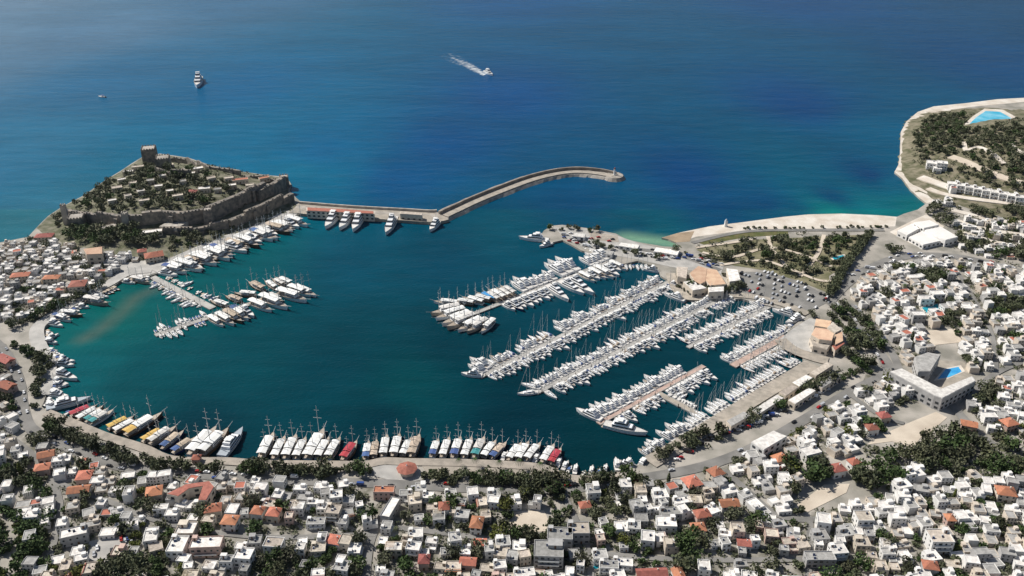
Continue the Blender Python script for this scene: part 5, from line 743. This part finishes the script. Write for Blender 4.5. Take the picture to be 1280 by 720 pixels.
for poly, ang, plot, zone in HOUSE_ZONES:
    hs = HS(zone); plot *= hs; pw = [G(*p) for p in poly]; a = R(ang); ca, sa = cos(a), sin(a); loc = [(x * ca + y * sa, -x * sa + y * ca) for x, y in pw]
    x0, x1, y0, y1 = min(p[0] for p in loc), max(p[0] for p in loc), min(p[1] for p in loc), max(p[1] for p in loc); v = y0 + 2; row = 0
    while v < y1:
        u = x0 + random.uniform(0, 5)
        while u < x1:
            i = random.choice(pick); rad = PROTO[i][2] * hs; vv = v + random.uniform(-1.3, 1.3); x, y = u * ca - vv * sa, u * sa + vv * ca
            if inside(x, y, pw) and random.random() > .04 and free(x, y, rad * .68): PLOTS.append((x, y, ground(x, y), i, a + random.choice((0, 0, 0, pi / 2, -pi / 2)) * (PROTO[i][0][:4] not in ('long',)) + random.uniform(-.24, .24), zone)); TAKEN.append((x, y, rad * .68))
            u += rad * 1.28 + random.uniform(0, .5)
        v += plot * random.uniform(.70, .85); row += 1
PLOTS.sort(key=lambda p: hypot(p[0], p[1]))
seen_ = lambda p: -12 < PX(*p[:3])[0] < 1292 and PX(p[0], p[1], 8)[1] < 728
vis = [p for p in PLOTS if seen_(p)]; N_SEEN = len(vis); vis += [p for p in PLOTS if not seen_(p)]
n_fixed = sum(1 for t in THINGS if t[2] is not None and t[0].name.startswith(('tiled_house', 'flat_house', 'castle_house'))); N_IND = 298 - n_fixed
far = MB()
for k, (x, y, z, i, a, zone) in enumerate(vis):
    cn, wm, rm = random.choice(COLOUR); ph = PROTO[i][0]
    if 'tiles' in ph: rm = random.choice(('tile_roof', 'tile_roof', 'red_tile')); ph = ph.replace('under tiles', 'with ' + ('orange' if rm == 'tile_roof' else 'red') + ' tiles')
    if k < N_IND:
        hs = HS(zone); r = empty('house', (x, y, z), a, (random.uniform(.88, 1.1) * hs,) * 2 + (random.uniform(.78, 1.3) * hs,)); grow(r, recolour(PROTO[i][1], wm, rm)); tag(r, cn + ' ' + ph, 'house', zone, 'town houses')
    else:                                # the farthest ones, past the first 300, go into one mesh
        w_, d_, h_ = random.uniform(7, 12), random.uniform(6.5, 9.5), random.choice((3.6, 6.2, 6.4, 6.2, 3.4, 9)); c, s = cos(a), sin(a); mi = 0 if wm == 'white_wall' else 1 if wm == 'grey_wall' else 2; ri = 5 if 'tile' in rm else 3 if rm == 'white_roof' else 4
        hs = HS(zone)
        def put(m0, mi):
            for vi in range(len(far.v) - m0): q = far.v[m0 + vi]; far.v[m0 + vi] = (x + (q[0] * c - q[1] * s) * hs, y + (q[0] * s + q[1] * c) * hs, z + q[2] * hs)
        m0 = len(far.v); far.box(-w_ / 2, w_ / 2, -d_ / 2, d_ / 2, -1, h_, mi); far.ring(-w_ / 2, w_ / 2, -d_ / 2, d_ / 2, h_ - .1, h_ + .6, .3, mi); far.box(-w_ / 2 + .35, w_ / 2 - .35, -d_ / 2 + .35, d_ / 2 - .35, h_, h_ + .12, ri)
        if random.random() < .6: far.box(w_ * .05, w_ * .42, 0, d_ * .4, h_ + .12, h_ + 2.5, mi)
        for st in range(int(h_ / 3)):
            for q in range(3): far.box(-w_ / 2 + w_ * (q + .3) / 3, -w_ / 2 + w_ * (q + .3) / 3 + 1.2, -d_ / 2 - .04, -d_ / 2 + .05, st * 3 + .9, st * 3 + 2.3, 6)
        put(m0, mi)
kind(link('far_houses', far.mesh('far_houses', ['white_wall', 'grey_wall', 'cream_wall', 'white_roof', 'grey_roof', 'tile_roof', 'glass'])), 'stuff')
# garden trees in the gaps between houses
for poly, ang, plot, zone in HOUSE_ZONES:
    pw = [G(*p) for p in poly]; A = abs(sum(pw[i][0] * pw[i - 1][1] - pw[i - 1][0] * pw[i][1] for i in range(len(pw)))) / 2
    for _ in range(int(A / (46 if any(q in zone for q in ('street', 'square', 'green-c', 'apartments', 'main road', 'turquoise', 'lane', 'V-shaped', 'old town')) else 24))):
        x = random.uniform(min(p[0] for p in pw), max(p[0] for p in pw)); y = random.uniform(min(p[1] for p in pw), max(p[1] for p in pw))
        if inside(x, y, pw) and free(x, y, .9): tree(x, y, random.choice(('round', 'bush', 'bush')) + str(random.randrange(3)) if random.random() > .06 else random.choice(('cypress', 'palm')), random.choice(LEAFMIX), random.uniform(.65, 1.15), 'among houses ' + zone, 1.3)
TREE_SPOTS.sort(key=lambda t: hypot(t[0], t[1]) / (1.3 if t[3][:5] == 'round' else 1) / t[5])
in_view = lambda t: -12 < PX(*t[:3])[0] < 1292 and PX(t[0], t[1], 6)[1] < 724
vis_t = [t for t in TREE_SPOTS if in_view(t)] + [t for t in TREE_SPOTS if not in_view(t)]
LEAFNAME = {'leaf_dark': 'dark', 'leaf_green': 'green', 'leaf_olive': 'olive-grey', 'leaf_lime': 'yellow-green'}
mass = {}
for k, (x, y, z, form, leaf, size, zone) in enumerate(vis_t):
    tr, cr_, cat = TREES[form]; a = random.uniform(0, 6.28)
    if k < 296:
        fm = ('palm' if form == 'palm' else 'pointed cypress' if form == 'cypress' else 'round tree' if form[:5] == 'round' else 'bushy tree'); szw = 'big ' if size > .98 else 'small ' if size < .72 else ''
        r = empty(cat, (x, y, z), a, size); link('trunk', tr, r); link('crown', cr_, r, m=leaf)
        if not cr_.materials[0]: pass
        tag(r, szw + LEAFNAME[leaf] + ' ' + fm, cat, zone, 'trees ' + zone)
    else: mass.setdefault(leaf, []).append((cr_, x, y, z, a, size))
names = {'leaf_dark': 'dark_woods', 'leaf_green': 'green_woods', 'leaf_olive': 'olive_woods', 'leaf_lime': 'lime_woods'}
V, F, MI, off = [], [], [], 0; LK = list(mass)
for li, leaf in enumerate(LK):           # every tree past the 300 largest: one mass of foliage
    for me_, x, y, z, a, s_ in mass[leaf]:
        n_ = len(me_.vertices); co = np.empty(n_ * 3); me_.vertices.foreach_get('co', co); co = co.reshape(-1, 3) * s_; c, s = cos(a), sin(a)
        V.append(np.stack([x + co[:, 0] * c - co[:, 1] * s, y + co[:, 0] * s + co[:, 1] * c, z + co[:, 2]], 1)); fs = [tuple(i + off for i in p.vertices) for p in me_.polygons]; F += fs; MI += [li] * len(fs); off += n_
if V:
    me_ = bpy.data.meshes.new('woods'); me_.from_pydata(np.concatenate(V).tolist(), [], F)
    for leaf in LK: me_.materials.append(MAT[leaf])
    me_.polygons.foreach_set('material_index', MI); me_.update(); kind(link('woods', me_), 'stuff')
# low shrubs and weeds filling the plots
sh = MB(); rs = random.Random(5)
for poly, ang, plot, zone in HOUSE_ZONES:
    pw = [G(*p) for p in poly]; A = abs(sum(pw[i][0] * pw[i - 1][1] - pw[i - 1][0] * pw[i][1] for i in range(len(pw)))) / 2
    for _ in range(int(A / 9)):
        x = rs.uniform(min(p[0] for p in pw), max(p[0] for p in pw)); y = rs.uniform(min(p[1] for p in pw), max(p[1] for p in pw))
        if inside(x, y, pw) and free(x, y, .1):
            for _ in range(9):
                p = Vector((x + rs.gauss(0, .8), y + rs.gauss(0, .8), ground(x, y) + rs.uniform(.1, 1.5))); u = Vector((rs.uniform(-1, 1), rs.uniform(-1, 1), rs.uniform(0, 1.4))).normalized(); a1 = u.orthogonal().normalized(); b1 = u.cross(a1)
                sh.add([p + (a1 * cos(q * 1.57) + b1 * sin(q * 1.57)) * rs.uniform(.35, .75) for q in range(4)], [(0, 1, 2, 3)], rs.choice((0, 0, 1)))
for poly, zz in (([(1130, 195), (1142, 165), (1160, 145), (1205, 138), (1290, 150), (1290, 240), (1180, 232), (1150, 215)], 26), ([(80, 270), (110, 250), (190, 205), (350, 228), (300, 265), (200, 275)], 40), ([(865, 304), (985, 291), (1090, 292), (1040, 365), (1000, 350), (900, 326)], 30), ([(1155, 270), (1290, 252), (1290, 340), (1190, 312)], 30), ([(830, 570), (900, 525), (1000, 480), (1060, 455), (1050, 480), (900, 560), (850, 578)], 30), ([(1070, 560), (1290, 545), (1290, 600), (1120, 600)], 16), ([(215, 300), (300, 285), (285, 298), (230, 318)], 30)):
    pw = [T(*p)[:2] for p in poly]; A = abs(sum(pw[i][0] * pw[i - 1][1] - pw[i - 1][0] * pw[i][1] for i in range(len(pw)))) / 2
    for _ in range(int(A / zz)):
        x = rs.uniform(min(p[0] for p in pw), max(p[0] for p in pw)); y = rs.uniform(min(p[1] for p in pw), max(p[1] for p in pw))
        if inside(x, y, pw) and free(x, y, .1):
            g = ground(x, y); c3 = rs.choice((0, 1, 1, 1))
            for _ in range(10):
                p = Vector((x + rs.gauss(0, 1.1), y + rs.gauss(0, 1.1), g + rs.uniform(.1, 1.9))); u = Vector((rs.uniform(-1, 1), rs.uniform(-1, 1), rs.uniform(0, 1.4))).normalized(); a1 = u.orthogonal().normalized(); b1 = u.cross(a1)
                sh.add([p + (a1 * cos(q * 1.57) + b1 * sin(q * 1.57)) * rs.uniform(.45, .95) for q in range(4)], [(0, 1, 2, 3)], c3)
kind(link('undergrowth', sh.mesh('undergrowth', ['leaf_dark', 'leaf_olive'])), 'stuff')
# ------------------------------------------------------------------ cars
bm_ = MB().box(-.88, .88, -2.15, 2.15, .32, .86, taper=.06); wedge(bm_, -1.5, 1.0, -1.1, .45, .85, 1.42, .80, .66); CAR = bm_.mesh('body')
GL = wedge(MB(), -1.42, .93, -1.12, .48, .90, 1.34, .825, .70).mesh('window'); WH = MB().tube((-.1, 0, 0), (.1, 0, 0), .33, n=10).mesh('wheel', ['tyre'])
VAN = MB().box(-.98, .98, -2.6, 2.0, .4, 2.2, taper=.08); wedge(VAN, 1.9, 2.6, 1.9, 2.1, .4, 1.9, .95, .85); VAN = VAN.mesh('body'); VG = MB().box(-.99, .99, 1.3, 2.02, 1.35, 1.9).mesh('window')
CARS = [0]
def car(x, y, rot, zone, group):
    if CARS[0] >= 296 or not free(x, y, 1.0) and 'park' not in group: return
    CARS[0] += 1; cn = random.choice(['white'] * 4 + ['silver'] * 3 + ['black'] * 2 + ['silver', 'black', 'silver', 'blue', 'white', 'red']); v = random.random() < .1; nm = 'van' if v else 'car'
    r = empty(nm, (x, y, ground(x, y) + .45), rot, .8); link('body', VAN if v else CAR, r, m='car_' + cn); link('window', VG if v else GL, r, m='glass')
    for s in (-1, 1):
        for t in (-1.35, 1.35): link('wheel', WH, r, (s * .8, t, .33))
    tag(r, cn + ' ' + ('van' if v else 'car'), nm, zone, group); TAKEN.append((x, y, 1.2))
pk = [G(*p) for p in ((918, 340), (960, 340), (1000, 352), (1042, 374), (1010, 391), (975, 383), (945, 376), (928, 366))]
u0, u1 = G(930, 350), G(1030, 382); ua = atan2(u1[1] - u0[1], u1[0] - u0[0]); L0 = hypot(u1[0] - u0[0], u1[1] - u0[1])
for j in range(-7, 10):
    for k in range(-8, int(L0 / 2.9) + 6):
        x = u0[0] + cos(ua) * k * 2.9 - sin(ua) * j * 7.2; y = u0[1] + sin(ua) * k * 2.9 + cos(ua) * j * 7.2
        if random.random() < .42 and inside(x, y, pk) and CARS[0] < 105: car(x, y, ua + random.choice((0, pi)), 'in the marina car park', 'cars in the marina car park')
for px, py in ((152, 675), (157, 677), (160, 674), (165, 679), (155, 681), (140, 690), (118, 694), (122, 686)): car(*G(px, py), random.choice((.4, 3.5)), 'in the town car park', 'cars in the town car park')
for px0, py0, px1, py1, n_ in ((700, 292, 770, 302, 16), (705, 299, 750, 311, 14), (800, 318, 850, 326, 16), (860, 322, 905, 333, 14), (770, 308, 800, 316, 9), (1060, 345, 1120, 325, 10), (846, 574, 905, 540, 14), (905, 545, 985, 512, 22), (985, 512, 1050, 478, 16)):
    for k in range(n_):
        if random.random() < .8: car(*G(px0 + (px1 - px0) * k / n_, py0 + (py1 - py0) * k / n_ + random.choice((-1.5, 1.5))), random.uniform(1.2, 1.6), 'on the hook mole' if px0 < 860 and py0 < 400 else 'behind the boat sheds' if py0 > 400 else 'by the junction', 'parked cars')
ns = len(TAKEN_SEG); random.seed(3)
for a, b_, w_ in TAKEN_SEG[:ns]:
    for _r in range(2):
      if random.random() < .42:
          t = random.random(); an = atan2(b_[1] - a[1], b_[0] - a[0]); s = random.choice((-1, 1)); x, y = a[0] + (b_[0] - a[0]) * t + s * sin(an) * w_ * .55, a[1] + (b_[1] - a[1]) * t - s * cos(an) * w_ * .55
          px, py = PX(x, y)
          if 0 < px < 1280 and 280 < py < 720 and all(hypot(x - c[0], y - c[1]) > 2.2 for c in TAKEN[-60:]): car(x, y, an - pi / 2 + (pi if s > 0 else 0), 'on the ' + ('main road' if py < 480 and px > 900 else 'shore road' if px < 100 else 'coastal road' if w_ > 5 else 'town streets'), 'parked cars')
# ------------------------------------------------------------------ air
hz = bpy.data.materials.new('haze_air'); hz.use_nodes = True; n = hz.node_tree.nodes; n.clear(); o_ = n.new('ShaderNodeOutputMaterial'); pv = n.new('ShaderNodeVolumePrincipled'); pv.inputs['Density'].default_value = .000032; pv.inputs['Anisotropy'].default_value = .78; pv.inputs['Color'].default_value = (.78, .90, 1, 1)
hz.node_tree.links.new(pv.outputs[0], o_.inputs['Volume']); hb = link('haze', MB().box(-7000, 7000, -1300, 9500, -4, 330).mesh('haze')); hb.data.materials.clear(); hb.data.materials.append(hz); kind(hb, 'stuff')
# ------------------------------------------------------------------ labels: look, then place, then order among look-alikes of that place
bpy.context.view_layer.update()
ORD = ['', 'first', 'second', 'third', 'fourth', 'fifth', 'sixth', 'seventh', 'eighth', 'ninth', 'tenth', 'eleventh', 'twelfth', 'thirteenth', 'fourteenth', 'fifteenth', 'sixteenth', 'seventeenth', 'eighteenth', 'nineteenth', 'twentieth']
ORD += ['twenty-' + ORD[i] for i in range(1, 10)] + ['thirtieth'] + ['thirty-' + ORD[i] for i in range(1, 10)] + ['fortieth']
bykey = {}
for t in THINGS: bykey.setdefault((t[1], t[2]), []).append(t)
for (look, zone), ts in bykey.items():
    def sk(t):
        p = t[0].location; return t[3] if t[3] is not None else PX(p.x, p.y, p.z)[0]
    ts.sort(key=sk)
    for i, t in enumerate(ts):
        t[0]['label'] = (look + ' ' + zone).strip() if len(ts) == 1 else f"{look} {zone}, {ORD[min(i + 1, 40)]} such {t[4]}"
seen = {}
for t in THINGS:
    lb = t[0]['label']
    seen[lb] = seen.get(lb, 0) + 1
print('THINGS', len(THINGS), 'boats', NB[0], 'houses', len(vis), 'ind', N_IND, 'trees', len(vis_t), 'cars', CARS[0], 'objects', len(bpy.data.objects), 'dups', [k for k, v in seen.items() if v > 1][:5])
